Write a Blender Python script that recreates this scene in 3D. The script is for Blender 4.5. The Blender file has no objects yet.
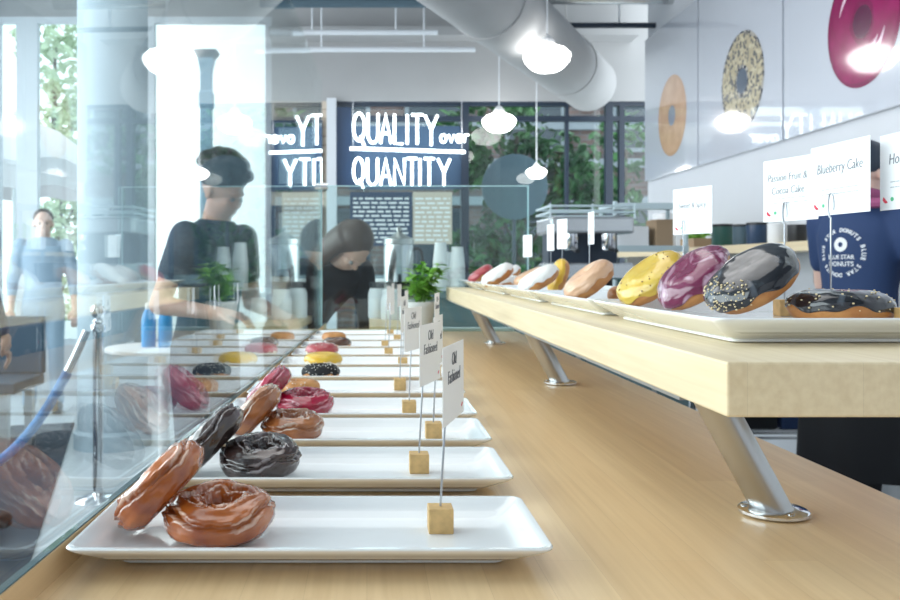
import bpy, bmesh, math, random
from mathutils import Vector, Matrix, Euler
from mathutils.bvhtree import BVHTree
import mathutils.noise as mn
random.seed(7)
scene = bpy.context.scene
C = scene.collection
PI = math.pi
# ------------------------------------------------------------------ camera
cd = bpy.data.cameras.new('camera'); cam = bpy.data.objects.new('camera', cd); C.objects.link(cam)
cd.sensor_width = 23.6; cd.lens = 23.0
cd.shift_x = 83/900; cd.shift_y = -34/900
cam.location = (0, 0, 0); cam.rotation_euler = (PI/2, 0, 0)
cd.clip_start = 0.02; cd.clip_end = 200
cd.dof.use_dof = True; cd.dof.focus_distance = 0.85; cd.dof.aperture_fstop = 9.0
scene.camera = cam
# ------------------------------------------------------------------ world, light, exposure
scene.view_settings.view_transform = 'Standard'; scene.view_settings.look = 'None'
scene.view_settings.gamma = 1; scene.view_settings.use_curve_mapping = False
scene.view_settings.exposure = 0.58
w = bpy.data.worlds.new('sky'); scene.world = w; w.use_nodes = True
w.node_tree.nodes['Background'].inputs[0].default_value = (0.88, 0.95, 1.0, 1)
w.node_tree.nodes['Background'].inputs[1].default_value = 1.9
def area(name, loc, rot, sx, sy, e, col):
    l = bpy.data.lights.new(name, 'AREA'); l.shape = 'RECTANGLE'; l.size = sx; l.size_y = sy; l.energy = e; l.color = col
    o = bpy.data.objects.new(name, l); C.objects.link(o); o.location = loc; o.rotation_euler = rot; return o
area('window_daylight', (-3.55, 2.2, 1.0), (0, -PI/2, 0), 2.9, 8.6, 160, (0.97, 0.98, 1.0))
area('rear_fill', (-0.6, -2.9, 1.1), (PI/2, 0, 0), 4.6, 2.2, 12, (0.92, 0.96, 1.0))  # added fill from behind the camera; the rear wall has no window
area('ceiling_fill', (-.6, 3.2, 2.5), (0, 0, 0), 2.4, 5.0, 46, (1.0, 0.98, .95))  # added overhead fill; the ceiling above it is closed

FZ = -1.185          # floor
CT = -0.235          # counter top
F = 877.0
def P(x, y, Y): return Vector(((x-367)*Y/F, Y, (266-y)*Y/F))
# ------------------------------------------------------------------ materials
def nt(name):
    m = bpy.data.materials.new(name); m.use_nodes = True
    return m, m.node_tree, m.node_tree.nodes['Principled BSDF']
def mat(name, col, rough=.5, metal=0, coat=0, noise=0, nscale=20, col2=None, bump=0, bscale=60, trans=0, sss=0, emit=0, alpha=1, ecol=None):
    m, t, b = nt(name)
    b.inputs['Base Color'].default_value = (*col, 1)
    b.inputs['Roughness'].default_value = rough; b.inputs['Metallic'].default_value = metal
    b.inputs['Coat Weight'].default_value = coat; b.inputs['Coat Roughness'].default_value = .06
    b.inputs['Transmission Weight'].default_value = trans
    if sss:
        b.inputs['Subsurface Weight'].default_value = sss; b.inputs['Subsurface Scale'].default_value = .01
    if emit:
        b.inputs['Emission Color'].default_value = (*(ecol or col), 1); b.inputs['Emission Strength'].default_value = emit
    tc = t.nodes.new('ShaderNodeTexCoord')
    if noise or col2:
        n = t.nodes.new('ShaderNodeTexNoise'); n.inputs['Scale'].default_value = nscale; n.inputs['Detail'].default_value = 5
        t.links.new(tc.outputs['Object'], n.inputs['Vector'])
        r = t.nodes.new('ShaderNodeValToRGB'); c2 = col2 or tuple(c*(1-noise) for c in col)
        r.color_ramp.elements[0].position = .38; r.color_ramp.elements[1].position = .62
        r.color_ramp.elements[0].color = (*col, 1); r.color_ramp.elements[1].color = (*c2, 1)
        t.links.new(n.outputs['Fac'], r.inputs['Fac']); t.links.new(r.outputs['Color'], b.inputs['Base Color'])
    if bump:
        n2 = t.nodes.new('ShaderNodeTexNoise'); n2.inputs['Scale'].default_value = bscale; n2.inputs['Detail'].default_value = 4
        t.links.new(tc.outputs['Object'], n2.inputs['Vector'])
        bp = t.nodes.new('ShaderNodeBump'); bp.inputs['Strength'].default_value = bump; bp.inputs['Distance'].default_value = .002
        t.links.new(n2.outputs['Fac'], bp.inputs['Height']); t.links.new(bp.outputs['Normal'], b.inputs['Normal'])
    return m
def glass_mat(name, tint=(.93, .98, .98), ior=1.5):
    m = bpy.data.materials.new(name); m.use_nodes = True; t = m.node_tree; t.nodes.clear()
    out = t.nodes.new('ShaderNodeOutputMaterial'); mix = t.nodes.new('ShaderNodeMixShader')
    tr = t.nodes.new('ShaderNodeBsdfTransparent'); tr.inputs[0].default_value = (*tint, 1)
    gl = t.nodes.new('ShaderNodeBsdfGlossy'); gl.inputs['Roughness'].default_value = 0; gl.inputs['Color'].default_value = (1, 1, 1, 1)
    fr = t.nodes.new('ShaderNodeFresnel'); ge = t.nodes.new('ShaderNodeNewGeometry')
    mx = t.nodes.new('ShaderNodeMix'); mx.data_type = 'FLOAT'
    mx.inputs[2].default_value = ior; mx.inputs[3].default_value = 1/ior
    t.links.new(ge.outputs['Backfacing'], mx.inputs[0]); t.links.new(mx.outputs[0], fr.inputs['IOR'])
    t.links.new(fr.outputs[0], mix.inputs[0]); t.links.new(tr.outputs[0], mix.inputs[1]); t.links.new(gl.outputs[0], mix.inputs[2])
    t.links.new(mix.outputs[0], out.inputs[0]); return m
def wood_mat(name, c1, c2, rough=.35, width=.045, length=.7, along='Y', coat=.15):
    m, t, b = nt(name)
    tc = t.nodes.new('ShaderNodeTexCoord'); mp = t.nodes.new('ShaderNodeMapping')
    if along == 'Y': mp.inputs['Rotation'].default_value = (0, 0, PI/2)
    t.links.new(tc.outputs['Object'], mp.inputs[0])
    br = t.nodes.new('ShaderNodeTexBrick'); br.inputs['Scale'].default_value = 1
    br.inputs['Brick Width'].default_value = length; br.inputs['Row Height'].default_value = width
    br.inputs['Mortar Size'].default_value = .0004; br.inputs['Mortar Smooth'].default_value = 1; br.offset = .37
    br.inputs['Color1'].default_value = (*c1, 1); br.inputs['Color2'].default_value = (*c2, 1)
    br.inputs['Mortar'].default_value = (*[c*.88 for c in c2], 1)
    t.links.new(mp.outputs[0], br.inputs['Vector'])
    mp2 = t.nodes.new('ShaderNodeMapping'); mp2.inputs['Scale'].default_value = (2.0, 60, 60); t.links.new(mp.outputs[0], mp2.inputs[0])
    n = t.nodes.new('ShaderNodeTexNoise'); n.inputs['Scale'].default_value = 2.2; n.inputs['Detail'].default_value = 6
    t.links.new(mp2.outputs[0], n.inputs['Vector'])
    r = t.nodes.new('ShaderNodeValToRGB'); r.color_ramp.elements[0].position = .3; r.color_ramp.elements[1].position = .7
    r.color_ramp.elements[0].color = (.86, .82, .76, 1); r.color_ramp.elements[1].color = (1, 1, 1, 1)
    t.links.new(n.outputs['Fac'], r.inputs['Fac'])
    mx = t.nodes.new('ShaderNodeMix'); mx.data_type = 'RGBA'; mx.blend_type = 'MULTIPLY'; mx.inputs[0].default_value = .8
    t.links.new(br.outputs['Color'], mx.inputs[6]); t.links.new(r.outputs['Color'], mx.inputs[7])
    t.links.new(mx.outputs[2], b.inputs['Base Color'])
    b.inputs['Roughness'].default_value = rough; b.inputs['Coat Weight'].default_value = coat; b.inputs['Coat Roughness'].default_value = .25
    return m
def brick_mat(name, c1, c2, mortar, s=1):
    m, t, b = nt(name)
    tc = t.nodes.new('ShaderNodeTexCoord'); mp = t.nodes.new('ShaderNodeMapping'); mp.inputs['Rotation'].default_value = (-PI/2, 0, 0)
    t.links.new(tc.outputs['Object'], mp.inputs[0])
    br = t.nodes.new('ShaderNodeTexBrick'); br.inputs['Scale'].default_value = s
    br.inputs['Brick Width'].default_value = .24; br.inputs['Row Height'].default_value = .08; br.inputs['Mortar Size'].default_value = .008
    br.inputs['Color1'].default_value = (*c1, 1); br.inputs['Color2'].default_value = (*c2, 1); br.inputs['Mortar'].default_value = (*mortar, 1)
    t.links.new(mp.outputs[0], br.inputs['Vector'])
    n = t.nodes.new('ShaderNodeTexNoise'); n.inputs['Scale'].default_value = 1.6; t.links.new(tc.outputs['Object'], n.inputs['Vector'])
    mx = t.nodes.new('ShaderNodeMix'); mx.data_type = 'RGBA'; mx.blend_type = 'MULTIPLY'; mx.inputs[0].default_value = .8
    r = t.nodes.new('ShaderNodeValToRGB'); r.color_ramp.elements[0].position = .35; r.color_ramp.elements[1].position = .65
    r.color_ramp.elements[0].color = (.35, .38, .42, 1); r.color_ramp.elements[1].color = (1.0, 1.0, 1.0, 1)
    t.links.new(n.outputs['Fac'], r.inputs['Fac'])
    t.links.new(br.outputs['Color'], mx.inputs[6]); t.links.new(r.outputs['Color'], mx.inputs[7]); t.links.new(mx.outputs[2], b.inputs['Base Color'])
    b.inputs['Roughness'].default_value = .85
    return m
M = {}
M['maple'] = wood_mat('maple_butcher_block', (.84, .62, .36), (.76, .53, .29), rough=.36, coat=.2)
M['maple_shelf'] = wood_mat('pale_maple_board', (.86, .73, .50), (.83, .69, .46), rough=.4, width=.09, length=1.4, coat=.1)
M['block'] = mat('small_wood_block', (.66, .42, .17), .55, noise=.18, nscale=90)
M['ceramic'] = mat('white_glazed_ceramic', (.86, .88, .89), .12, coat=.6)
M['glass'] = glass_mat('clear_display_glass', ior=1.42)
M['glass2'] = glass_mat('greenish_panel_glass', (.86, .95, .94))
M['edge'] = mat('polished_glass_edge', (.55, .80, .82), .1, emit=0)
M['steel'] = mat('brushed_steel', (.50, .50, .49), .30, metal=1, bump=.05, bscale=200)
M['chrome'] = mat('polished_chrome', (.78, .80, .83), .1, metal=1)
M['wire'] = mat('thin_steel_wire', (.45, .47, .50), .3, metal=.9)
M['paper'] = mat('white_card_paper', (.88, .89, .90), .6)
M['ink'] = mat('grey_handwriting_ink', (.16, .17, .20), .6)
M['red'] = mat('red_print', (.75, .06, .10), .5)
M['green'] = mat('green_print', (.10, .50, .25), .5)
M['wall'] = mat('pale_plaster', (.62, .65, .69), .75, noise=.03, nscale=2)
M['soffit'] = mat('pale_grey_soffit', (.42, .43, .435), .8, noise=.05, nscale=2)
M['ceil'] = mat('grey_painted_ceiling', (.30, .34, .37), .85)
M['floor'] = mat('pale_polished_concrete', (.50, .54, .57), .35, col2=(.43, .47, .50), nscale=1.2)
M['ground'] = mat('outdoor_paving', (.55, .55, .54), .9)
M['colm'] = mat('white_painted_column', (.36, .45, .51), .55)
M['navyframe'] = mat('dark_navy_frame', (.018, .032, .055), .4)
M['navy'] = mat('navy_panel', (.02, .05, .11), .35)
M['whiteframe'] = mat('white_window_frame', (.72, .77, .81), .5)
M['gloss_panel'] = mat('glazed_white_poster', (.56, .60, .67), .12, coat=1); M['gloss_panel'].node_tree.nodes['Principled BSDF'].inputs['Coat Roughness'].default_value = .015
M['neon'] = mat('lit_neon_tube', (.92, .98, 1), .3, emit=3.6, ecol=(.86, .97, 1))
M['opal'] = mat('lit_opal_glass', (1, 1, 1), .3, emit=5, ecol=(1, .985, .96))
M['black'] = mat('black_plastic', (.015, .017, .02), .4)
M['rubber'] = mat('matt_black_rubber', (.02, .02, .022), .7)
M['cup'] = mat('white_paper_cup', (.84, .85, .85), .5)
M['leaf'] = mat('fresh_basil_leaf', (.16, .42, .05), .4, col2=(.28, .55, .10), nscale=30)
M['stem'] = mat('green_stem', (.20, .40, .10), .5)
M['soil'] = mat('dark_soil', (.03, .02, .015), .9)
M['pot'] = mat('pale_grey_pot', (.62, .66, .66), .45)
M['tree'] = mat('tree_leaf', (.018, .08, .025), .6, col2=(.04, .15, .035), nscale=3)
M['treepale'] = mat('pale_tree_leaf', (.48, .60, .38), .5, col2=(.62, .70, .52), nscale=3)
M['bark'] = mat('tree_bark', (.10, .08, .06), .9)
M['brick'] = brick_mat('weathered_brick', (.11, .065, .055), (.17, .11, .10), (.14, .14, .15))
M['ledge'] = mat('stone_ledge', (.20, .23, .26), .8)
M['darkglass'] = mat('dark_window_glass', (.02, .035, .05), .08)
M['disc'] = mat('grey_blue_disc', (.07, .12, .155), .6)
M['teal'] = mat('grey_teal_cabinet', (.16, .25, .27), .35, noise=.15, nscale=5)
M['rackw'] = mat('pale_rack_metal', (.50, .62, .66), .4)
M['silver'] = mat('satin_silver', (.60, .62, .63), .25, metal=.9)
M['rope'] = mat('blue_velvet_rope', (.03, .17, .42), .7)
M['blue'] = mat('bright_blue_plastic', (.03, .33, .72), .3)
M['bag'] = mat('brown_paper', (.38, .27, .17), .8)
M['tan'] = mat('tan_siding', (.62, .54, .44), .7)
M['skin'] = mat('skin_tone', (.55, .33, .25), .5, sss=.1)
M['skin2'] = mat('light_skin_tone', (.70, .48, .40), .5, sss=.1)
M['hairb'] = mat('black_hair', (.012, .014, .02), .5, bump=.5, bscale=80)
M['hairbr'] = mat('dark_brown_hair', (.045, .022, .014), .45, bump=.5, bscale=80)
M['tnavy'] = mat('navy_cotton', (.018, .045, .13), .8)
M['tgrey'] = mat('dark_blue_grey_cotton', (.03, .055, .09), .8)
M['tbrown'] = mat('dark_brown_jacket', (.025, .015, .016), .7)
M['tlight'] = mat('pale_blue_cotton', (.36, .48, .60), .8)
M['jeans'] = mat('dark_denim', (.015, .025, .05), .8)
M['blackcloth'] = mat('black_cotton', (.006, .007, .010), .85)
M['pinkcloth'] = mat('plum_scarf', (.30, .07, .17), .8)
M['eye'] = mat('eye_white', (.30, .28, .27), .5)
M['white'] = mat('white_plastic', (.80, .82, .83), .4)
M['parasol'] = mat('pinkish_white_canvas', (.58, .54, .56), .8)
M['print'] = mat('white_screen_print', (.80, .84, .88), .7)
M['grn'] = mat('dark_green_tin', (.04, .13, .11), .4)

# ------------------------------------------------------------------ mesh helpers
def obj(name, bm, m, parent=None, smooth=True, loc=None, rot=None, angle=40):
    me = bpy.data.meshes.new(name); bm.normal_update()
    bm.to_mesh(me); bm.free()
    for k in (m if isinstance(m, (list, tuple)) else [m]): me.materials.append(k)
    if smooth:
        me.polygons.foreach_set('use_smooth', [True]*len(me.polygons))
        try: me.set_sharp_from_angle(angle=math.radians(angle))
        except Exception: pass
    o = bpy.data.objects.new(name, me); C.objects.link(o)
    if parent: o.parent = parent
    if loc is not None: o.location = loc
    if rot is not None: o.rotation_euler = rot
    return o
def tag(o, label, cat=None, group=None):
    o['label'] = label
    if cat: o['category'] = cat
    if group: o['group'] = group
    return o
def thing(name, label, cat, loc=(0, 0, 0), rot=(0, 0, 0), group=None):
    o = bpy.data.objects.new(name, None); o.empty_display_size = .05; C.objects.link(o)
    o.location = loc; o.rotation_euler = rot
    return tag(o, label, cat, group)
def struct(name, bm, m, smooth=False):
    o = obj(name, bm, m, None, smooth); o['kind'] = 'structure'; return o
def bx(bm, x0, x1, y0, y1, z0, z1, bev=0, seg=2):
    r = bmesh.ops.create_cube(bm, size=1, matrix=Matrix.Translation(((x0+x1)/2, (y0+y1)/2, (z0+z1)/2)) @ Matrix.Diagonal((abs(x1-x0), abs(y1-y0), abs(z1-z0), 1)))
    if bev:
        es = list({e for v in r['verts'] for e in v.link_edges})
        bmesh.ops.bevel(bm, geom=es, offset=bev, segments=seg, profile=.5, affect='EDGES')
    return bm
def box(*a, **k): return bx(bmesh.new(), *a, **k)
def loft(bm, rings, cap0=True, cap1=True, closed=True):
    vs = [[bm.verts.new(p) for p in r] for r in rings]; n = len(vs[0])
    for a, b in zip(vs, vs[1:]):
        for i in range(n if closed else n-1):
            j = (i+1) % n; bm.faces.new((a[i], a[j], b[j], b[i]))
    if cap0: bm.faces.new(vs[0][::-1])
    if cap1: bm.faces.new(vs[-1])
    return bm
def lathe(bm, prof, n=32, M4=None, cap0=True, cap1=True):
    rings = []
    for r, z in prof:
        ring = [Vector((max(r, 1e-5)*math.cos(2*PI*i/n), max(r, 1e-5)*math.sin(2*PI*i/n), z)) for i in range(n)]
        if M4: ring = [M4 @ p for p in ring]
        rings.append(ring)
    return loft(bm, rings, cap0, cap1)
def cat(pts, k=6):
    pts = [Vector(p) for p in pts]; out = []
    for i in range(len(pts)-1):
        p0 = pts[max(i-1, 0)]; p1 = pts[i]; p2 = pts[i+1]; p3 = pts[min(i+2, len(pts)-1)]
        for s in range(k):
            t = s/k
            out.append(.5*((2*p1)+(p2-p0)*t+(2*p0-5*p1+4*p2-p3)*t*t+(3*p1-p0-3*p2+p3)*t**3))
    out.append(pts[-1]); return out
def tube(bm, pts, r, n=10, closed=False):
    pts = [Vector(p) for p in pts]; N = len(pts); rad = r if isinstance(r, (list, tuple)) else [r]*N
    rings = []; prev = None
    for i, p in enumerate(pts):
        t = (pts[min(i+1, N-1)]-pts[max(i-1, 0)])
        t = t.normalized() if t.length > 1e-9 else Vector((0, 0, 1))
        if prev is None:
            a = Vector((0, 0, 1)) if abs(t.z) < .9 else Vector((1, 0, 0)); u = t.cross(a).normalized()
        else:
            u = (prev - t*prev.dot(t)); u = u.normalized() if u.length > 1e-9 else t.orthogonal().normalized()
        prev = u; v = t.cross(u)
        rings.append([p+rad[i]*(math.cos(2*PI*k/n)*u+math.sin(2*PI*k/n)*v) for k in range(n)])
    return loft(bm, rings)
def ell(bm, c, r, rot=None, seg=20):
    m = Matrix.Translation(Vector(c))
    if rot: m = m @ Euler(rot).to_matrix().to_4x4()
    m = m @ Matrix.Diagonal((r[0], r[1], r[2], 1))
    bmesh.ops.create_uvsphere(bm, u_segments=seg, v_segments=max(8, seg//2+2), radius=1, matrix=m); return bm
def text_bm(s, size, shear=0, align='CENTER', offset=0.0, extrude=.0002, sx=1):
    cu = bpy.data.curves.new('t', 'FONT'); cu.body = s; cu.size = size; cu.align_x = align; cu.align_y = 'CENTER'
    cu.shear = shear; cu.offset = offset; cu.extrude = extrude; cu.resolution_u = 3
    o = bpy.data.objects.new('t', cu); C.objects.link(o)
    dg = bpy.context.evaluated_depsgraph_get(); me = bpy.data.meshes.new_from_object(o.evaluated_get(dg))
    bm = bmesh.new(); bm.from_mesh(me); bpy.data.objects.remove(o); bpy.data.meshes.remove(me); bpy.data.curves.remove(cu)
    if sx != 1: bmesh.ops.scale(bm, vec=(sx, 1, 1), verts=bm.verts)
    return bm
def merge(dst, src, mtx):
    src.transform(mtx); me = bpy.data.meshes.new('tmp'); src.to_mesh(me); src.free(); dst.from_mesh(me); bpy.data.meshes.remove(me); return dst
def remesh(bm, vox, smooth=2, it=.6):
    me = bpy.data.meshes.new('rm'); bm.to_mesh(me); bm.free()
    o = bpy.data.objects.new('rm', me); C.objects.link(o)
    a = o.modifiers.new('r', 'REMESH'); a.mode = 'VOXEL'; a.voxel_size = vox
    b = o.modifiers.new('s', 'SMOOTH'); b.iterations = smooth; b.factor = it
    dg = bpy.context.evaluated_depsgraph_get(); m2 = bpy.data.meshes.new_from_object(o.evaluated_get(dg))
    out = bmesh.new(); out.from_mesh(m2); bpy.data.objects.remove(o); bpy.data.meshes.remove(me); bpy.data.meshes.remove(m2)
    return out
def rrect(hx, hy, r, z, n=6):
    r = min(r, hx*.99, hy*.99); pts = []
    for cx, cy, a0 in ((hx-r, hy-r, 0), (-hx+r, hy-r, PI/2), (-hx+r, -hy+r, PI), (hx-r, -hy+r, 3*PI/2)):
        for i in range(n+1):
            a = a0+PI/2*i/n; pts.append(Vector((cx+r*math.cos(a), cy+r*math.sin(a), z)))
    return pts

# ================================================================== SETTING
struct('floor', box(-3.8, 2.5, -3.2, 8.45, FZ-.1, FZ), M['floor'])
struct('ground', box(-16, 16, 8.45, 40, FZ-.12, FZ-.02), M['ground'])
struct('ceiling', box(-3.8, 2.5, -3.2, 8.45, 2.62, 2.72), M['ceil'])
struct('wall_right', box(2.30, 2.5, -3.2, 7.18, FZ, 2.62), M['wall'])
struct('wall_front', box(-3.8, 2.5, -3.2, -3.0, FZ, 2.62), mat('slate_painted_wall', (.13, .16, .19), .8))
bm = box(-3.8, -3.6, -3.0, 8.2, FZ, -.6); bx(bm, -3.8, -3.6, -3.0, 8.2, 2.45, 2.62)
for y in (-3.0, -.8, 1.4, 3.6, 5.8, 8.1): bx(bm, -3.8, -3.6, y, y+.12, -.6, 2.45)
struct('wall_left', bm, M['wall'])
# far wall: soffit above the wide opening, tan panel beside the left window
Yw = 8.30
bm = box(-.90, 4.4, Yw, Yw+.15, 1.56, 2.20); bx(bm, -.9, 2.5, Yw-.25, Yw, 2.12, 2.20)
bx(bm, -3.8, -.90, Yw, Yw+.15, 2.36, 2.62); bx(bm, -.9, 4.4, Yw, Yw+.15, 2.20, 2.62)
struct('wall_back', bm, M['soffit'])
bm = box(-.90, -.34, Yw, Yw+.12, FZ, 1.56)
for k in range(12): bx(bm, -.90, -.36, Yw-.02, Yw, .55+k*.085, .55+k*.085+.07)
struct('wall_back_panel', bm, M['tan'])
struct('trim_1', box(-.38, -.29, Yw-.06, Yw+.16, FZ, 1.58), M['whiteframe'])
bm = box(-3.6, -.9, Yw, Yw+.15, FZ, -.75)
struct('wall_back_sill', bm, M['wall'])
# storefront frames
def frame(name, xs, zs, y, m, w=.05, x0=None, x1=None, z0=None, z1=None):
    bm = bmesh.new()
    for x, ww in xs: bx(bm, x-ww/2, x+ww/2, y, y+.07, z0, z1)
    for z, ww in zs: bx(bm, x0, x1, y+.005, y+.065, z-ww/2, z+ww/2)
    return struct(name, bm, m)
frame('window_1', [(-.93, .06), (-2.05, .08), (-2.62, .12), (-3.22, .20), (-3.5, .05)], [(2.33, .06), (-.72, .06)], Yw, M['whiteframe'], x0=-3.6, x1=-.9, z0=-.75, z1=2.36)
frame('window_2', [(.93, .075), (2.30, .07), (2.42, .05), (1.9, .03), (4.3, .08)], [(1.40, .05), (1.54, .04), (-.9, .06)], Yw+.02, M['navyframe'], x0=-.29, x1=4.4, z0=FZ, z1=1.56)
struct('window_2_pane', box(-.29, 4.3, Yw+.12, Yw+.13, FZ, 1.56), M['glass'])
struct('window_1_pane', box(-3.55, -.92, Yw+.12, Yw+.13, -.74, 2.35), M['glass'])
# column
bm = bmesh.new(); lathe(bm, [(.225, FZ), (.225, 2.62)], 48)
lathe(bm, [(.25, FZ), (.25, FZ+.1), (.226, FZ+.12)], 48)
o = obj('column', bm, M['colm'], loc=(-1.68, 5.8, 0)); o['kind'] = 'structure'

# ceiling services
t = thing('ceiling_duct', 'large pale round air duct running diagonally under the ceiling', 'duct', (0, 0, 1.68))
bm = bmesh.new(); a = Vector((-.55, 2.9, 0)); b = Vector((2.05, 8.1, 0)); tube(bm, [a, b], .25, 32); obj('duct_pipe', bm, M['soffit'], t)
for k in (.15, .5, .85):
    p = a.lerp(b, k); q = a.lerp(b, k+.01); bm = bmesh.new(); tube(bm, [p, q], .258, 32); obj('band', bm, M['soffit'], t)
    bm = bmesh.new(); tube(bm, [(p.x, p.y, .25), (p.x, p.y, .94)], .008, 6); obj('hanger', bm, M['steel'], t)
for i, (z, y, r, x0, x1, mm, lab) in enumerate([
    (1.92, 7.0, .022, 1.15, 2.3, 'navyframe', 'thin dark pipe above the pendant lamp nearest the camera'),
    (2.02, 6.6, .05, .9, 2.3, 'silver', 'silver pipe close above the thin dark pipe'),
    (2.16, 6.8, .05, .6, 2.3, 'disc', 'grey blue pipe highest above the pendant lamps'),
    (2.05, 7.7, .022, -.85, .62, 'whiteframe', 'upper white rail in front of the soffit over the neon sign'),
    (1.90, 7.7, .022, -.85, .95, 'whiteframe', 'lower white rail in front of the soffit over the neon sign'),
    (2.22, 7.4, .04, -.9, 1.2, 'disc', 'dark pipe above the two white rails')]):
    t = thing('ceiling_pipe', lab, 'pipe', (0, y, z))
    bm = bmesh.new(); tube(bm, [(x0, 0, 0), (x1, 0, 0)], r, 14); obj('pipe', bm, M[mm], t)
    for xx in (x0+.25*(x1-x0), x0+.75*(x1-x0)):
        bm = bmesh.new(); tube(bm, [(xx, 0, r), (xx, 0, 2.62-z)], .008, 6); obj('hanger', bm, M['whiteframe'], t)
# ================================================================== OUTSIDE
t = thing('brick_building', 'weathered brick building outside, seen through the wide window behind the neon sign', 'building', (2.2, 14, FZ))
bm = box(-3.7, 6, 0, 1.2, 0, 5.2); obj('brick_wall', bm, M['brick'], t, False)
for z in (.9, 2.15, 2.75, 3.35, 4.6): obj('ledge', box(-3.72, 6, -.1, .02, z, z+.14), M['ledge'], t, False)
for x in (-3.1, -1.6, .0, 1.7, 3.2):
    f = obj('window', box(x, x+.95, -.05, .03, 3.0, 4.3), M['ledge'], t, False); obj('pane', box(x+.07, x+.88, -.07, -.05, 3.07, 4.23), M['darkglass'], f, False)
    f = obj('window', box(x, x+.95, -.05, .03, .95, 2.1), M['navyframe'], t, False); obj('pane', box(x+.07, x+.88, -.07, -.05, 1.0, 2.05), M['darkglass'], f, False)
def leaves(n, c, r, size, seed, shape=None, asp=.45):
    rn = random.Random(seed); bm = bmesh.new(); c = Vector(c)
    for i in range(n):
        while True:
            p = Vector((rn.uniform(-1, 1), rn.uniform(-1, 1), rn.uniform(-1, 1)))
            if p.length < 1 and (mn.noise(Vector((p.x*r[0], p.y*r[1], p.z*r[2]))*2.2/max(r)*1.8+Vector((seed, 0, 0))) > -.12): break
        q = c+Vector((p.x*r[0], p.y*r[1], p.z*r[2])); s = size*rn.uniform(.6, 1.25)
        m = Matrix.Translation(q) @ Euler((rn.uniform(-1, 1), rn.uniform(-1, 1), rn.uniform(0, 6.28))).to_matrix().to_4x4()
        pts = [(-1, 0, 0), (-.4, asp, .12), (.35, asp*.85, .1), (1, 0, -.1), (.35, -asp*.85, .1), (-.4, -asp, .12)]
        vs = [bm.verts.new(m @ Vector((a*s, b*s, cc*s))) for a, b, cc in pts]
        bm.faces.new((vs[0], vs[1], vs[2], vs[3])); bm.faces.new((vs[0], vs[3], vs[4], vs[5]))
    return bm
def tree(label, base, clumps, mt, n, size, seed, trunk=.07):
    t = thing('tree', label, 'tree', base)
    bm = bmesh.new(); rn = random.Random(seed)
    top = max(c[0][2] for c in clumps)
    tube(bm, cat([(0, 0, 0), (.05, 0, top*.4), (-.04, .03, top*.7), (0, 0, top)]), [trunk*(1-.7*i/18) for i in range(19)], 8)
    for c, r in clumps: tube(bm, cat([(0, 0, c[2]*.55), (c[0]*.5, c[1]*.5, c[2]*.85), c]), [trunk*.35*(1-.06*i) for i in range(13)], 6)
    obj('trunk', bm, M['bark'], t)
    bm = bmesh.new()
    for i, (c, r) in enumerate(clumps): merge(bm, leaves(n, c, r, size, seed*10+i), Matrix())
    obj('foliage', bm, mt, t, False)
h = -FZ
tree('dark green leafy tree outside behind the pendant lamps', (1.75, 10.2, FZ), [((-.25, 0, h+1.55), (.75, .5, .45)), ((.35, .1, h+1.2), (.55, .4, .45)), ((0, 0, h+.5), (.45, .3, .6)), ((-.6, 0, h+1.2), (.3, .3, .35)), ((.75, 0, h+.9), (.4, .3, .3)), ((-.45, 0, h+.1), (.4, .3, .4))], M['tree'], 330, .085, 3)
tree('tall pale green tree outside between the left column and window frame', (-4.4, 12.4, FZ), [((0, 0, h+3.2), (.6, .6, .8)), ((.25, 0, h+2.0), (.55, .5, .7)), ((.3, 0, h+.9), (.5, .5, .6)), ((.25, 0, h-.1), (.6, .5, .7))], M['treepale'], 420, .10, 5)
tree('green tree outside at the far right edge of the wide window', (3.55, 12.0, FZ), [((0, 0, h+1.6), (.6, .5, .5)), ((.1, 0, h+.3), (.6, .4, .6)), ((-.2, 0, h+.9), (.4, .4, .4))], M['tree'], 150, .09, 8)
# grey round sign disc
t = thing('round_sign_disc', 'large grey-blue round disc standing outside on a post below the pendant lamps', 'sign', (1.55, 9.2, FZ))
bm = bmesh.new(); lathe(bm, [(.33, -.02), (.345, -.01), (.345, .01), (.33, .02)], 48, Matrix.Translation((0, 0, h+.83)) @ Matrix.Rotation(PI/2, 4, 'X')); obj('disc', bm, M['disc'], t)
bm = bmesh.new(); tube(bm, [(0, .04, 0), (0, .04, h+.9)], .02, 8); obj('post', bm, M['navyframe'], t)
# street lamp / pillar outside left window
t = thing('street_pillar', 'slim grey-blue pillar with a widened top outside the bright window', 'pillar', (-2.56, 14, FZ))
bm = bmesh.new(); lathe(bm, [(.20, 0), (.20, .25), (.125, .3), (.12, h+2.5), (.15, h+2.55), (.15, h+2.75), (.12, h+2.8), (.12, h+3.1), (.17, h+3.3)], 4, Matrix.Rotation(PI/4, 4, 'Z')); obj('shaft', bm, mat('pillar_stone', (.25, .36, .46), .7), t, False)
bm = bmesh.new(); lathe(bm, [(.17, h+3.3), (.26, h+3.42), (.05, h+3.40)], 4, Matrix.Rotation(PI/4, 4, 'Z')); obj('cap', bm, M['disc'], t, False)
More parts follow.
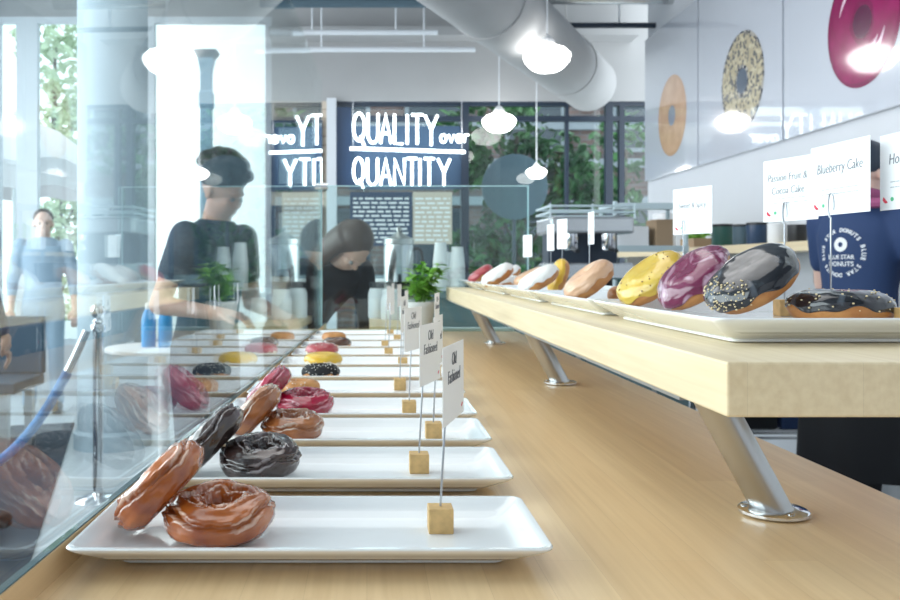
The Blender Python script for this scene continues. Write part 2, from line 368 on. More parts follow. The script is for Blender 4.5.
# parasol
t = thing('patio_umbrella', 'pinkish white parasol standing outside at the far left', 'umbrella', (-4.1, 10.2, FZ))
bm = bmesh.new(); n = 48
loft(bm, [[Vector((r*math.cos(2*PI*i/n)*(1+.03*math.cos(8*2*PI*i/n)), r*math.sin(2*PI*i/n), z+.03*(r)*math.cos(8*2*PI*i/n))) for i in range(n)] for r, z in ((.02, h+1.75), (.5, h+1.55), (1.0, h+1.15), (1.02, h+.85), (1.0, h+.85), (.98, h+1.13), (.02, h+1.7))]); obj('canopy', bm, M['parasol'], t)
bm = bmesh.new(); tube(bm, [(0, 0, 0), (0, 0, h+1.8)], .025, 10); obj('pole', bm, M['whiteframe'], t)
bm = bmesh.new(); lathe(bm, [(.3, 0), (.3, .05), (.05, .09)], 24); obj('base', bm, M['ledge'], t)

# ================================================================== FAR WALL THINGS
# neon sign
t = thing('neon_sign', 'large white neon sign reading QUALITY over QUANTITY on the far window', 'neon sign', P(405, 150, Yw-.08))
S = (Yw-.08)/F; org = Vector(P(405, 150, Yw-.08))
def q2(x, y, dy=0): return P(x, y, Yw-.08) - org + Vector((0, dy, 0))
def arc(cx, cy, rx, ry, a0, a1, n=14): return [(cx+rx*math.cos(math.radians(a0+(a1-a0)*i/n)), cy+ry*math.sin(math.radians(a0+(a1-a0)*i/n))) for i in range(n+1)]
GL = {'Q': [[(.5+.5*math.cos(a*PI/10), .47+.47*math.sin(a*PI/10)) for a in range(21)], [(.6, .78), (1.0, 1.12)]],
 'U': [[(0, 0), (0, .7)]+[(.5-.5*math.cos(a*PI/8), .7+.3*math.sin(a*PI/8)) for a in range(1, 8)]+[(1, .7), (1, 0)]],
 'A': [[(0, 1), (.5, 0), (1, 1)], [(.18, .66), (.82, .66)]], 'L': [[(0, 0), (0, 1), (1, 1)]], 'I': [[(.5, 0), (.5, 1)]],
 'T': [[(0, 0), (1, 0)], [(.5, 0), (.5, 1)]], 'Y': [[(0, 0), (.5, .5), (.5, 1.03)], [(1, 0), (.5, .5)]], 'N': [[(0, 1), (0, 0), (1, 1), (1, 0)]],
 'o': [[(.5+.5*math.cos(a*PI/8), .5+.5*math.sin(a*PI/8)) for a in range(17)]], 'v': [[(0, 0), (.5, 1), (1, 0)]],
 'e': [[(.05, .5), (.95, .5)]+[(.5+.5*math.cos(-a*PI/8), .5+.5*math.sin(-a*PI/8)) for a in range(1, 15)]], 'r': [[(0, 1), (0, 0)], [(0, .45), (.4, .02), (1, .08)]]}
row1 = [('Q', 353.5, 364.5), ('U', 368, 378), ('A', 380.5, 391), ('L', 394.5, 403), ('I', 406, 408.5), ('T', 411.5, 423), ('Y', 425, 437.5)]
row2 = [('Q', 353.5, 363.5), ('U', 367.5, 377.5), ('A', 380.5, 391), ('N', 394.5, 404.5), ('T', 407, 417), ('I', 419, 421), ('T', 424, 434.5), ('Y', 438, 450)]
row3 = [('o', 440.5, 446), ('v', 448.5, 454), ('e', 456.5, 462), ('r', 464.5, 469)]
def neon(ch, x0, x1, y0, y1, r):
    bm = bmesh.new()
    for s in GL[ch]: tube(bm, [q2(x0+(x1-x0)*a, y0+(y1-y0)*b) for a, b in s], r, 8)
    obj('letter', bm, M['neon'], t)
for ch, a, b in row1: sk = (a-353)*.03; neon(ch, a, b, 113+sk, 142.5+sk, .0115)
for ch, a, b in row2: sk = (a-353)*.01; neon(ch, a, b, 158+sk, 185+sk, .0115)
for ch, a, b in row3: neon(ch, a, b, 134.5, 142.5, .0085)
bm = bmesh.new(); tube(bm, [q2(350, 148.5), q2(465, 152)], .015, 8); obj('underline', bm, M['neon'], t)
bm = bmesh.new()
for x in (353, 462): tube(bm, [q2(x, 148.7, .02), q2(x, 99, .02)], .004, 6)
obj('hanging_wire', bm, M['wire'], t)
tag(obj('navy_wall_panel', box(-.29, -.15, Yw-.02, Yw+.0, .75, 1.50), M['navy'], None, False), 'narrow dark navy panel at the left end of the neon sign', 'panel')
tag(obj('navy_wall_panel', box(-.17, .90, Yw+.03, Yw+.045, .73, 1.33), mat('navy_backdrop', (.03, .065, .12), .7), None, False), 'wide navy panel added to darken the window behind the neon lettering', 'panel')  # opaque sheet added to keep bright pane reflections from behind the letters
# menu boards
def menu(label, x0, x1, y0, y1, m, lm, rows):
    a = P(x0, y1, Yw-.15); b = P(x1, y0, Yw-.15)
    t = thing('menu_board', label, 'menu board', ((a.x+b.x)/2, Yw-.15, a.z))
    wd = (b.x-a.x)/2; ht = b.z-a.z
    obj('board', box(-wd, wd, 0, .02, 0, ht), m, t, False)
    bm = bmesh.new(); rn = random.Random(x0)
    for k in range(rows):
        z = ht*(.06+.88*k/rows); x = -wd*.9
        while x < wd*.85:
            l = rn.uniform(.03, .10); bx(bm, x, min(x+l, wd*.9), -.003, 0, z, z+ht/rows*.38); x += l+.018
    obj('menu_lettering', bm, lm, t, False)
    bm = bmesh.new(); tube(bm, [(-wd*.8, .01, 0), (-wd*.8, .01, FZ-a.z)], .012, 6); tube(bm, [(wd*.8, .01, 0), (wd*.8, .01, FZ-a.z)], .012, 6); obj('stand_post', bm, M['navyframe'], t)
menu('navy menu board with rows of pale lettering below the neon sign', 350, 412, 192, 246, M['navy'], M['paper'], 11)
menu('tan menu board with rows of pale lettering right of the navy menu board', 413, 452, 192, 244, M['tan'], M['paper'], 10)
for x, z, lab in ((-.66, .75, 'upper navy framed picture on the tan panel left of the neon sign'), (-.66, -.05, 'lower navy framed picture on the tan panel left of the neon sign')):
    t = thing('framed_picture', lab, 'picture', (x, Yw-.03, z))
    bm = box(-.24, .24, -.03, 0, -.05, .02); bx(bm, -.24, .24, -.03, 0, .55, .62); bx(bm, -.24, -.17, -.03, 0, .02, .55); bx(bm, .17, .24, -.03, 0, .02, .55)
    obj('frame', bm, M['navy'], t, False); obj('print', box(-.17, .17, -.015, 0, .02, .55), mat('pale_teal_print', (.35, .50, .55), .5), t, False)

# pendants
def pendant(label, x, y, Y, dia):
    p = P(x, y, Y); t = thing('pendant_lamp', label, 'pendant lamp', p, group=None)
    R = dia/2
    bm = bmesh.new(); lathe(bm, [(.30*R, .62*R), (.42*R, .55*R), (.75*R, .42*R), (.97*R, .22*R), (1.0*R, .08*R), (.93*R, -.12*R), (.70*R, -.38*R), (.62*R, -.44*R), (.45*R, -.52*R), (.1*R, -.56*R)], 40); obj('glass_shade', bm, M['opal'], t)
    bm = bmesh.new(); lathe(bm, [(.34*R, .60*R), (.34*R, .72*R), (.18*R, .95*R), (.10*R, 1.0*R)], 24); obj('collar', bm, M['white'], t)
    bm = bmesh.new(); tube(bm, [(0, 0, R), (0, 0, 2.60-p.z)], .006, 6); obj('cord', bm, M['whiteframe'], t)
    bm = bmesh.new(); lathe(bm, [(.06, 2.59-p.z), (.06, 2.62-p.z)], 20); obj('canopy', bm, M['white'], t)
pendant('lit schoolhouse pendant lamp, largest and nearest of the three', 547, 59, 5.8, .31)
pendant('lit schoolhouse pendant lamp right of the neon sign, second in size', 499, 123, 8.0, .31)
# the third hangs outside under the canopy
pendant('smallest lit pendant lamp, hanging in front of the grey round disc', 536.5, 173, 8.15, .19)

# right wall posters
XR = 2.30
def poster(label, yc, y0, y1, style):
    t = thing('donut_poster', label, 'poster', (XR-.03, yc, .69))
    obj('poster_board', box(0, .028, y0-yc+.006, y1-yc-.006, 0, 1.15), M['gloss_panel'], t, False)
    n = 72; Ro, Ri = .30, .075
    def ring(r, x, wob=0, ph=0): return [Vector((x, (r+wob*math.sin(5*2*PI*i/n+ph))*math.cos(2*PI*i/n), .43+(r+wob*math.sin(5*2*PI*i/n+ph))*math.sin(2*PI*i/n))) for i in range(n)]
    bm = bmesh.new(); loft(bm, [ring(Ro, -.001), ring(Ri, -.001)], False, False); obj('printed_donut', bm, style[0], t, False)
    bm = bmesh.new(); loft(bm, [ring(Ro*.94, -.002, .006), ring(Ri*1.3, -.002, .005, 2)], False, False); obj('printed_icing', bm, style[1], t, False)
    bm = bmesh.new(); loft(bm, [ring(Ri, -.0015), ring(Ri*.02, -.0015)], False, False); obj('printed_hole', bm, style[2], t, False)
    return t
def vor(name, c1, c2, c3, sc):
    m, tt, b = nt(name); tc = tt.nodes.new('ShaderNodeTexCoord'); v = tt.nodes.new('ShaderNodeTexVoronoi'); v.inputs['Scale'].default_value = sc
    tt.links.new(tc.outputs['Object'], v.inputs['Vector']); r = tt.nodes.new('ShaderNodeValToRGB'); r.color_ramp.interpolation = 'CONSTANT'
    sp = tt.nodes.new('ShaderNodeSeparateColor'); tt.links.new(v.outputs['Color'], sp.inputs[0]); tt.links.new(sp.outputs[0], r.inputs['Fac'])
    r.color_ramp.elements[0].color = (*c1, 1); e = r.color_ramp.elements[1]; e.position = .72; e.color = (*c2, 1); e = r.color_ramp.elements.new(.35); e.color = (*c3, 1)
    tt.links.new(r.outputs['Color'], b.inputs['Base Color']); b.inputs['Roughness'].default_value = .12; b.inputs['Coat Weight'].default_value = 1; b.inputs['Coat Roughness'].default_value = .02; return m
gl = lambda nm, c, c2=None, ns=8: mat(nm, c, .12, coat=1, col2=c2, nscale=ns)
poster('poster of a plain tan donut on white, farthest poster along the right wall', 6.53, 6.02, 7.17, (gl('tan_print', (.62, .40, .25)), gl('tan_print_light', (.70, .46, .30), (.60, .38, .24)), gl('hole_print', (.30, .33, .40))))
poster('poster of a donut covered in pale crumbs on a dark edge', 5.31, 4.79, 6.01, (vor('dark_edge_print', (.02, .03, .06), (.12, .12, .12), (.45, .43, .38), 45), vor('crumb_print', (.62, .55, .38), (.16, .16, .15), (.48, .42, .28), 55), gl('hole_print_dark', (.10, .13, .18))))
t = poster('poster of a magenta iced donut, nearest poster on the right wall', 4.02, 3.35, 4.78, (gl('magenta_dark_print', (.20, .006, .07)), gl('magenta_print', (.30, .003, .10), (.22, .003, .07), 6), gl('hole_print_deep', (.10, .01, .05))))
for a0, a1, rr, ww in ((200, 262, .19, .012), (215, 250, .155, .006), (20, 70, .20, .008)):
    bm = bmesh.new(); n = 16; o_ = []; i_ = []
    for k in range(n+1):
        a = math.radians(a0+(a1-a0)*k/n); wv = ww*math.sin(PI*k/n)+.001
        o_.append(Vector((-.003, (rr+wv)*math.cos(a), .43+(rr+wv)*math.sin(a)))); i_.append(Vector((-.003, (rr-wv)*math.cos(a), .43+(rr-wv)*math.sin(a))))
    loft(bm, [o_, i_], False, False, False)
    obj('printed_gloss_streak', bm, gl('pink_streak_print', (.85, .62, .75)), t, False)
tag(obj('poster_board', box(XR-.03, XR-.002, 1.9, 3.34, .69, 1.84), M['gloss_panel'], None, False), 'plain white glossy board on the right wall, nearest the camera', 'board')

# shelf along right wall with goods
t = thing('goods_shelf', 'long pale wood shelf along the right wall behind the price cards', 'shelf', (2.15, 5.0, .10))
obj('board', box(-.15, .145, -1.2, 2.1, -.03, .015), M['maple_shelf'], t, False)
for y in (-1.0, .0, 1.0, 1.9): obj('bracket', box(-.10, .145, y, y+.03, -.18, -.03), M['steel'], t, False)
def can(name, label, x, y, Y, wd, hpx, mm, catg, lidm=None):
    p = P(x, y, Y); rr = wd*Y/F/2; hh = hpx*Y/F
    t = thing(name, label, catg, (p.x, Y, .115)); bm = bmesh.new()
    lathe(bm, [(rr*.95, 0), (rr, .005), (rr, hh*.88), (rr*.96, hh*.9)], 24); obj('body', bm, mm, t)
    bm = bmesh.new(); lathe(bm, [(rr*1.02, hh*.89), (rr*1.02, hh), (rr*.9, hh*1.01)], 24); obj('lid', bm, lidm or M['black'], t)
can('storage_tin', 'dark green tin with black lid on the wall shelf, left of the navy tin', 722, 245, 5.15, 20, 22, M['grn'], 'tin')
can('storage_tin', 'grey-green tin leaning close to the dark green tin on the wall shelf', 741, 244, 4.95, 16, 21, M['disc'], 'tin')
can('storage_tin', 'navy tin on the wall shelf behind the purple donut', 757, 243, 4.75, 20, 22, M['navy'], 'tin')
can('storage_tin', 'very dark square-looking tin on the wall shelf below the passion fruit card', 797, 240, 4.35, 18, 18, M['black'], 'tin')
can('storage_tin', 'white canister on the wall shelf at its far end', 664, 250, 6.3, 22, 36, M['white'], 'canister', M['white'])
can('storage_tin', 'white canister with white lid on the wall shelf next to the dark tins', 777, 240, 4.5, 18, 20, M['white'], 'canister', M['white'])
t = thing('herb_box', 'small wooden box of green herbs on the wall shelf behind the yellow donut', 'herb box', (2.12, 5.65, .115))
obj('box', box(-.06, .06, -.12, .12, 0, .06), M['bag'], t, False); obj('leaves', leaves(90, (0, 0, .10), (.07, .13, .06), .03, 31), M['leaf'], t, False)

# ================================================================== BACK CABINET & THINGS
t = thing('back_cabinet', 'grey-teal service cabinet beyond the end of the counter', 'cabinet', (1.0, 4.25, FZ))
obj('body', box(-.70, .46, -.28, .32, .06, 1.04, bev=.004), M['teal'], t, False); obj('worktop', box(-.72, .48, -.30, .34, 1.04, 1.07), M['teal'], t, False)
for k in range(3):
    d = obj('door', box(-.69+k*.342, -.36+k*.342, -.295, -.28, .10, 1.0), M['teal'], t, False)
    obj('handle', box(-.40+k*.342, -.385+k*.342, -.315, -.295, .6, .8), M['steel'], d, False)
BC = -.115
def cup_stack(label, x, Y, z0, n, grp=None, r=.036):
    t = thing('paper_cup_stack', label, 'cup stack', (x, Y, z0)); hh = .10
    for k in range(n):
        bm = bmesh.new(); z = k*.021; lathe(bm, [(r*1.03, z), (r*1.05, z+.003), (r, z+.006), (r*.74, z+hh), (r*.70, z+hh)], 24); obj('cup', bm, M['cup'], t)
cup_stack('taller stack of white paper cups beside the basil plant', .345, 4.12, BC, 7)
cup_stack('shorter stack of white paper cups, right of the taller one', .425, 4.12, BC, 6)
cup_stack('stack of white paper cups behind the two others', .39, 4.30, BC, 5)
# espresso machine
t = thing('espresso_machine', 'silver espresso machine with white rails on the back cabinet', 'coffee machine', (1.07, 4.3, BC))
obj('body', box(-.19, .19, -.16, .2, .05, .13, bev=.01), M['silver'], t, False)
obj('splash_back', box(-.17, .17, .05, .2, .13, .27), M['navyframe'], t, False)
obj('top_housing', box(-.20, .20, -.14, .21, .27, .35, bev=.012), M['silver'], t, False)
bm = bmesh.new()
for z in (.37, .40): tube(bm, [(-.2, -.14, z), (.2, -.14, z), (.2, .2, z), (-.2, .2, z), (-.2, -.14, z)], .006, 6)
for x in (-.2, 0, .2): tube(bm, [(x, -.14, .34), (x, -.14, .41)], .005, 6)
obj('cup_rail', bm, M['rackw'], t)
for x in (-.09, .09):
    bm = bmesh.new(); lathe(bm, [(.03, .19), (.035, .2), (.035, .27)], 20, Matrix.Translation((x, -.08, 0))); g = obj('group_head', bm, M['chrome'], t)
    bm = bmesh.new(); tube(bm, [(x, -.10, .2), (x, -.22, .185)], .011, 8); obj('handle', bm, M['black'], g)
for sx in (-.16, .16):
    for sy in (-.12, .16): bm = bmesh.new(); lathe(bm, [(.02, 0), (.018, .052)], 12, Matrix.Translation((sx, sy, 0))); obj('foot', bm, M['black'], t)
# rack
t = thing('storage_rack', 'pale metal storage rack with goods right of the espresso machine', 'rack', (1.60, 5.1, FZ))
for sx in (-.2, .2):
    for sy in (-.15, .15): bm = bmesh.new(); tube(bm, [(sx, sy, 0), (sx, sy, 1.55)], .013, 8); obj('post', bm, M['rackw'], t)
for z in (.2, .62, 1.0, 1.28, 1.52):
    bm = box(-.21, .21, -.16, .16, z, z+.012); bx(bm, -.21, .21, -.17, -.155, z-.015, z+.02); obj('shelf', bm, M['rackw'], t, False)
for i, (x, z, wd, hh, mm, lab) in enumerate(((-.10, 1.012, .15, .16, 'grn', 'dark green carton on the metal rack'), (.09, 1.012, .12, .19, 'tgrey', 'tall dark grey carton on the metal rack'), (-.08, 1.292, .18, .12, 'white', 'white carton on the upper level of the metal rack'), (.1, 1.292, .1, .16, 'bag', 'brown carton on the upper level of the metal rack'))):
    bm = box(-wd/2, wd/2, -.09, .09, 0, hh, bev=.004); bx(bm, -wd/2-.001, wd/2+.001, -.015, .015, hh-.0005, hh+.001)
    tag(obj('carton', bm, M[mm], None, False, loc=(1.60+x, 5.1, FZ+z)), lab, 'carton')
# counter extension beyond the display
t = thing('side_counter', 'service counter beyond the end of the display glass', 'counter', (-.05, 3.95, FZ))
obj('top', box(.06, .30, -.55, .55, .915, .95, bev=.003), M['maple'], t, False)
obj('body', box(.08, .27, -.50, .52, 0, .915), M['wall'], t, False)
# coffee urn
t = thing('coffee_urn', 'shiny silver coffee urn on a black stand left of the basil plant', 'coffee urn', (.155, 4.25, CT))
bm = bmesh.new(); lathe(bm, [(.085, 0), (.085, .02), (.03, .04), (.03, .13), (.07, .15)], 32); obj('stand', bm, M['black'], t)
bm = bmesh.new(); lathe(bm, [(.060, .15), (.072, .16), (.072, .33), (.066, .345)], 40); obj('tank', bm, M['silver'], t)
bm = bmesh.new(); lathe(bm, [(.074, .34), (.072, .365), (.03, .385), (.012, .40), (.014, .42), (.004, .425)], 32); obj('lid', bm, M['steel'], t)
bm = bmesh.new(); tube(bm, [(0, -.07, .19), (0, -.10, .19), (0, -.105, .16)], .009, 8); obj('tap', bm, M['black'], t)
bm = bmesh.new(); tube(bm, cat([(.07, 0, .32), (.105, 0, .31), (.11, 0, .24), (.075, 0, .22)]), .007, 8); obj('handle', bm, M['black'], t)
def jar(label, x, y, r, hh, mm, lid='white'):
    t = thing('lidded_jar', label, 'jar', (x, y, CT)); bm = bmesh.new()
    lathe(bm, [(r*.9, 0), (r, .008), (r, hh*.7), (r*.8, hh*.85)], 24); obj('body', bm, mm, t)
    bm = bmesh.new(); lathe(bm, [(r*.85, hh*.85), (r*.85, hh), (r*.7, hh*1.02)], 24); obj('lid', bm, M[lid], t)
jar('white lidded jar below the silver coffee urn', .105, 3.85, .045, .13, M['white'])
jar('white jar with black lid on the side counter, left of the coffee urn', .045, 3.95, .04, .16, M['white'], 'black')
jar('small white jar nearest the display end', .17, 3.65, .035, .10, M['white'])
t = thing('paper_tub', 'large white paper tub on the side counter behind the leaning person', 'tub', (.11, 4.40, CT)); bm = bmesh.new()
lathe(bm, [(.06, 0), (.078, .15), (.082, .155), (.08, .16)], 32); obj('tub', bm, M['cup'], t)
bm = bmesh.new(); lathe(bm, [(.083, .155), (.083, .168), (.075, .17)], 32); obj('lid', bm, M['white'], t)
# basil plant
t = thing('potted_basil', 'potted basil plant with bright green leaves at the far end of the platters', 'plant', (.183, 3.03, CT))
bm = bmesh.new(); lathe(bm, [(.038, 0), (.052, .095), (.055, .10), (.055, .112), (.050, .112), (.048, .10)], 32); obj('pot', bm, M['pot'], t)
bm = bmesh.new(); lathe(bm, [(.048, .098), (.02, .102)], 24); obj('soil', bm, M['soil'], t)
rn = random.Random(4); sb = bmesh.new(); lb = bmesh.new()
for k in range(20):
    a = rn.uniform(0, 6.28); l = rn.uniform(.02, .075); hh = rn.uniform(.05, .15)
    pts = cat([(.015*math.cos(a), .015*math.sin(a), .10), (l*.5*math.cos(a), l*.5*math.sin(a), .10+hh*.6), (l*math.cos(a), l*math.sin(a), .10+hh)], 4)
    tube(sb, pts, .0018, 6)
    for q, pp in enumerate(pts[2:]):
        for d in range(2):
            aa = rn.uniform(0, 6.28); s = rn.uniform(.014, .027); mt = Matrix.Translation(pp) @ Euler((0, rn.uniform(-.6, .25), aa)).to_matrix().to_4x4()
            g = [(0, 0, 0), (.5, .42, .14), (1.2, .46, .10), (2.0, 0, -.25), (1.2, -.46, .10), (.5, -.42, .14), (1.0, 0, .0)]
            vs = [lb.verts.new(mt @ Vector((x*s, y*s, z*s))) for x, y, z in g]
            for i, j in ((0, 1), (1, 2), (2, 3), (3, 4), (4, 5), (5, 0)): lb.faces.new((vs[i], vs[j], vs[6]))
obj('stems', sb, M['stem'], t); obj('leaves', lb, M['leaf'], t, True, angle=80)

# ================================================================== COUNTER, GLASS, SHELF
def gx(Y): return -.252+.031*Y
t = thing('display_counter', 'long maple wood counter carrying the row of white platters', 'counter', (0, 0, FZ))
H = -FZ+CT; Y0, Y1 = .28, 3.27
bm = bmesh.new()
def xr(Y): return .535+.0*Y
loft(bm, [[Vector((gx(Y0)-.0092, Y0, z)), Vector((xr(Y0), Y0, z)), Vector((xr(Y1), Y1, z)), Vector((gx(Y1)-.0092, Y1, z))] for z in (H-.04, H)]); obj('worktop', bm, M['maple'], t, False)
bm = bmesh.new()
loft(bm, [[Vector((gx(Y0)-.0092, Y0, z)), Vector((gx(Y0)-.0015, Y0, z)), Vector((gx(Y1)-.0015, Y1, z)), Vector((gx(Y1)-.0092, Y1, z))] for z in (H+.0002, H+.0225)]); obj('glass_rail', bm, M['maple'], t, False)
bm = bmesh.new()
loft(bm, [[Vector((gx(Y0)-.0090, Y0, z)), Vector((gx(Y0)-.0025, Y0, z)), Vector((gx(Y1)-.0025, Y1, z)), Vector((gx(Y1)-.0090, Y1, z))] for z in (H+.0226, H+.0234)]); obj('gasket', bm, mat('dark_teal_gasket', (.03, .08, .10), .5), t, False)
bm = bmesh.new()
loft(bm, [[Vector((gx(Y0)+.01, Y0+.03, z)), Vector((.44, Y0+.03, z)), Vector((.44, Y1-.03, z)), Vector((gx(Y1)+.01, Y1-.03, z))] for z in (0.0, H-.04)]); obj('cabinet_body', bm, M['teal'], t, False)
# customer-side glass
t = thing('display_glass', 'tall clear glass pane along the left edge of the platters', 'glass pane', (0, 0, CT+.0235))
bm = bmesh.new(); gy0, gy1 = .30, 3.10; gh = .52
loft(bm, [[Vector((gx(gy0)-.009, gy0, z)), Vector((gx(gy0)-.003, gy0, z)), Vector((gx(gy1)-.003, gy1, z)), Vector((gx(gy1)-.009, gy1, z))] for z in (0, gh+.35)]); obj('pane', bm, M['glass'], t, False)
obj('polished_edge', box(gx(gy1)-.0095, gx(gy1)-.0025, gy1+.0003, gy1+.003, 0, gh+.02), M['edge'], t, False)
bm = bmesh.new(); lathe(bm, [(.012, -.012), (.012, .012)], 20, Matrix.Translation((gx(gy1)+.006, gy1-.03, .49)) @ Matrix.Rotation(PI/2, 4, 'Y')); obj('clamp', bm, M['chrome'], t)
t = thing('end_glass_panel', 'greenish upright glass panel across the far end of the counter', 'glass pane', (.21, 3.14, CT))
obj('pane', box(gx(3.1)-.21, .575-.21, 0, .008, .001, .52), M['glass2'], t, False)
obj('polished_edge', box(.575-.21, .579-.21, 0, .008, .001, .52), M['edge'], t, False)
obj('top_edge', box(gx(3.1)-.21, .579-.21, 0, .008, .52, .523), M['edge'], t, False)
# far counter lip
tag(obj('pale_counter_strip', box(.25, .53, 3.155, 3.20, CT, CT+.012, bev=.002), M['whiteframe'], None, False), 'pale strip on the counter at the foot of the end glass panel', 'strip')
# raised shelf
ZT, ZB = -.0744, -.1175; SX0, SX1, SY0, SY1 = .279, .625, .68, 3.09
t = thing('raised_shelf', 'raised pale wood shelf standing on slanted steel posts', 'shelf', (.385, 1.9, CT+.001))
obj('board', box(SX0-.385, SX1-.385, SY0-1.9, SY1-1.9, ZB-CT-.001, ZT-CT-.001, bev=.002), M['maple_shelf'], t, False)
obj('under_rail', box(SX0-.385+.006, SX0-.385+.03, SY0-1.9+.12, SY1-1.9-.02, ZB-CT-.006, ZB-CT-.0012), M['steel'], t, False)
for py in (.831, 1.747, 2.64):
    y = py-1.9; n = 40; r = .0185
    bm = bmesh.new(); loft(bm, [[Vector((k*-.062+r*1.05*math.cos(2*PI*i/n), y+r*math.sin(2*PI*i/n), .002+k*(ZB-CT-.003))) for i in range(n)] for k in (0, 1)])
    po = obj('post', bm, M['steel'], t)
    bm = bmesh.new(); lathe(bm, [(.030, 0), (.0315, .001), (.0315, .0035), (.030, .0048), (.020, .0052)], 48, Matrix.Translation((.0, y, 0))); obj('base_flange', bm, M['chrome'], po)
    for a in (40, 160, 280):
        bm = bmesh.new(); lathe(bm, [(.003, .005), (.003, .0062), (.0015, .0065)], 12, Matrix.Translation((.0+.026*math.cos(math.radians(a)), y+.026*math.sin(math.radians(a)), 0))); obj('screw', bm, M['steel'], po)

# ================================================================== PLATTERS
def platter_bm(L, W, hgt=.024):
    a, b = L/2, W/2; s = hgt/.024
    R = [(a-.034, b-.040, .010, 0), (a-.032, b-.038, .010, .001*s), (a-.032, b-.038, .010, .003*s), (a-.022, b-.024, .012, .0075*s), (a-.004, b-.003, .012, .019*s), (a-.0005, b-.0005, .011, .0215*s), (a, b, .011, .0228*s), (a-.001, b-.001, .011, .0240*s), (a-.004, b-.004, .009, .0238*s),
         (a-.009, b-.008, .009, .0195*s), (a-.020, b-.015, .010, .0115*s), (a-.026, b-.020, .010, .0095*s), (a-.034, b-.028, .008, .009*s)]
    bm = bmesh.new(); loft(bm, [rrect(x, y, r, z) for x, y, r, z in R]); return bm
pl0 = None
TY = [.653, .872, 1.067, 1.254, 1.465, 1.68, 1.89, 2.10, 2.31, 2.52, 2.73]
tl = ['white rectangular platter nearest the camera, holding two cracked brown donuts', 'second white platter from the camera, under the dark chocolate donuts', 'third white platter from the camera, under two brown glazed donuts',
 'white platter under the two shiny pink donuts', 'white platter right behind the one with pink donuts', 'white platter under the donut with a black crumb side', 'white platter under the plain yellow iced donut', 'white platter under the red-topped pastry donut',
 'white platter under the dark chocolate ring at the back', 'empty white platter, second from the far end', 'empty white platter at the far end, just before the basil plant']
W0 = .152
for i, y in enumerate(TY):
    yc = y+W0/2; xc = gx(y)+.1885
    if i == 0: pl0 = obj('serving_platter', platter_bm(.368, W0), M['ceramic'], None, True, angle=35); o = pl0
    else: o = pl0.copy(); C.objects.link(o)
    o.location = (xc, yc, CT+.0003)
    tag(o, tl[i], 'platter', 'white platters on the counter')
up = [(.81, 1.255, 'white platter nearest the camera on the raised shelf, under yellow, purple and dark donuts'), (1.28, 1.73, 'second white platter on the raised shelf, under the tan donut'), (1.76, 2.21, 'third white platter on the raised shelf, under white and yellow donuts'), (2.24, 2.69, 'fourth white platter on the raised shelf'), (2.71, 3.07, 'farthest white platter on the raised shelf')]
for y0, y1, lab in up:
    o = obj('serving_platter', platter_bm(.275, y1-y0, .026), M['ceramic'], None, True, loc=(.4585, (y0+y1)/2, ZT+.0003), angle=35)
    tag(o, lab, 'platter', 'white platters on the raised shelf')

# ================================================================== DONUTS
def donut_mat(name, c_hi, c_lo, glaze, gf=.5, rough=.22, sc=26, coat=.7):
    m, t, b = nt(name); tc = t.nodes.new('ShaderNodeTexCoord')
    n = t.nodes.new('ShaderNodeTexNoise'); n.inputs['Scale'].default_value = sc; n.inputs['Detail'].default_value = 6; t.links.new(tc.outputs['Object'], n.inputs['Vector'])
    r = t.nodes.new('ShaderNodeValToRGB'); r.color_ramp.elements[0].position = .35; r.color_ramp.elements[1].position = .65
    r.color_ramp.elements[0].color = (*c_lo, 1); r.color_ramp.elements[1].color = (*c_hi, 1); t.links.new(n.outputs['Fac'], r.inputs['Fac'])
    at = t.nodes.new('ShaderNodeAttribute'); at.attribute_name = 'crack'
    n2 = t.nodes.new('ShaderNodeTexNoise'); n2.inputs['Scale'].default_value = sc*3; n2.inputs['Detail'].default_value = 3; t.links.new(tc.outputs['Object'], n2.inputs['Vector'])
    ml = t.nodes.new('ShaderNodeMath'); ml.operation = 'MULTIPLY_ADD'; t.links.new(n2.outputs['Fac'], ml.inputs[0]); ml.inputs[1].default_value = .5; t.links.new(at.outputs['Fac'], ml.inputs[2])
    rr = t.nodes.new('ShaderNodeValToRGB'); rr.color_ramp.elements[0].position = .52; rr.color_ramp.elements[1].position = 1.12-.0
    rr.color_ramp.elements[1].position = .86
    t.links.new(ml.outputs[0], rr.inputs['Fac'])
    g = t.nodes.new('ShaderNodeMath'); g.operation = 'MULTIPLY'; g.inputs[1].default_value = gf; t.links.new(rr.outputs['Color'], g.inputs[0])
    mx = t.nodes.new('ShaderNodeMix'); mx.data_type = 'RGBA'; t.links.new(g.outputs[0], mx.inputs[0]); t.links.new(r.outputs['Color'], mx.inputs[6]); mx.inputs[7].default_value = (*glaze, 1)
    t.links.new(mx.outputs[2], b.inputs['Base Color']); b.inputs['Roughness'].default_value = rough; b.inputs['Coat Weight'].default_value = coat; b.inputs['Coat Roughness'].default_value = .08
    bp = t.nodes.new('ShaderNodeBump'); bp.inputs['Strength'].default_value = .35; bp.inputs['Distance'].default_value = .002; t.links.new(n2.outputs['Fac'], bp.inputs['Height']); t.links.new(bp.outputs['Normal'], b.inputs['Normal'])
    return m
D = {}
D['brown'] = donut_mat('cracked_brown_glazed_dough', (.50, .135, .022), (.27, .055, .010), (.80, .56, .42), .75)
D['brown2'] = donut_mat('brown_glazed_dough', (.42, .15, .045), (.22, .055, .015), (.72, .60, .50), .8)
D['choc'] = donut_mat('dark_chocolate_glazed_dough', (.055, .024, .018), (.014, .008, .008), (.40, .36, .37), .6)
D['pink'] = donut_mat('raspberry_glazed_dough', (.42, .008, .045), (.24, .004, .022), (.85, .40, .50), .5, rough=.12)
D['dough'] = donut_mat('plain_fried_dough', (.58, .27, .08), (.42, .16, .04), (.75, .50, .25), .4, coat=.1, rough=.5)
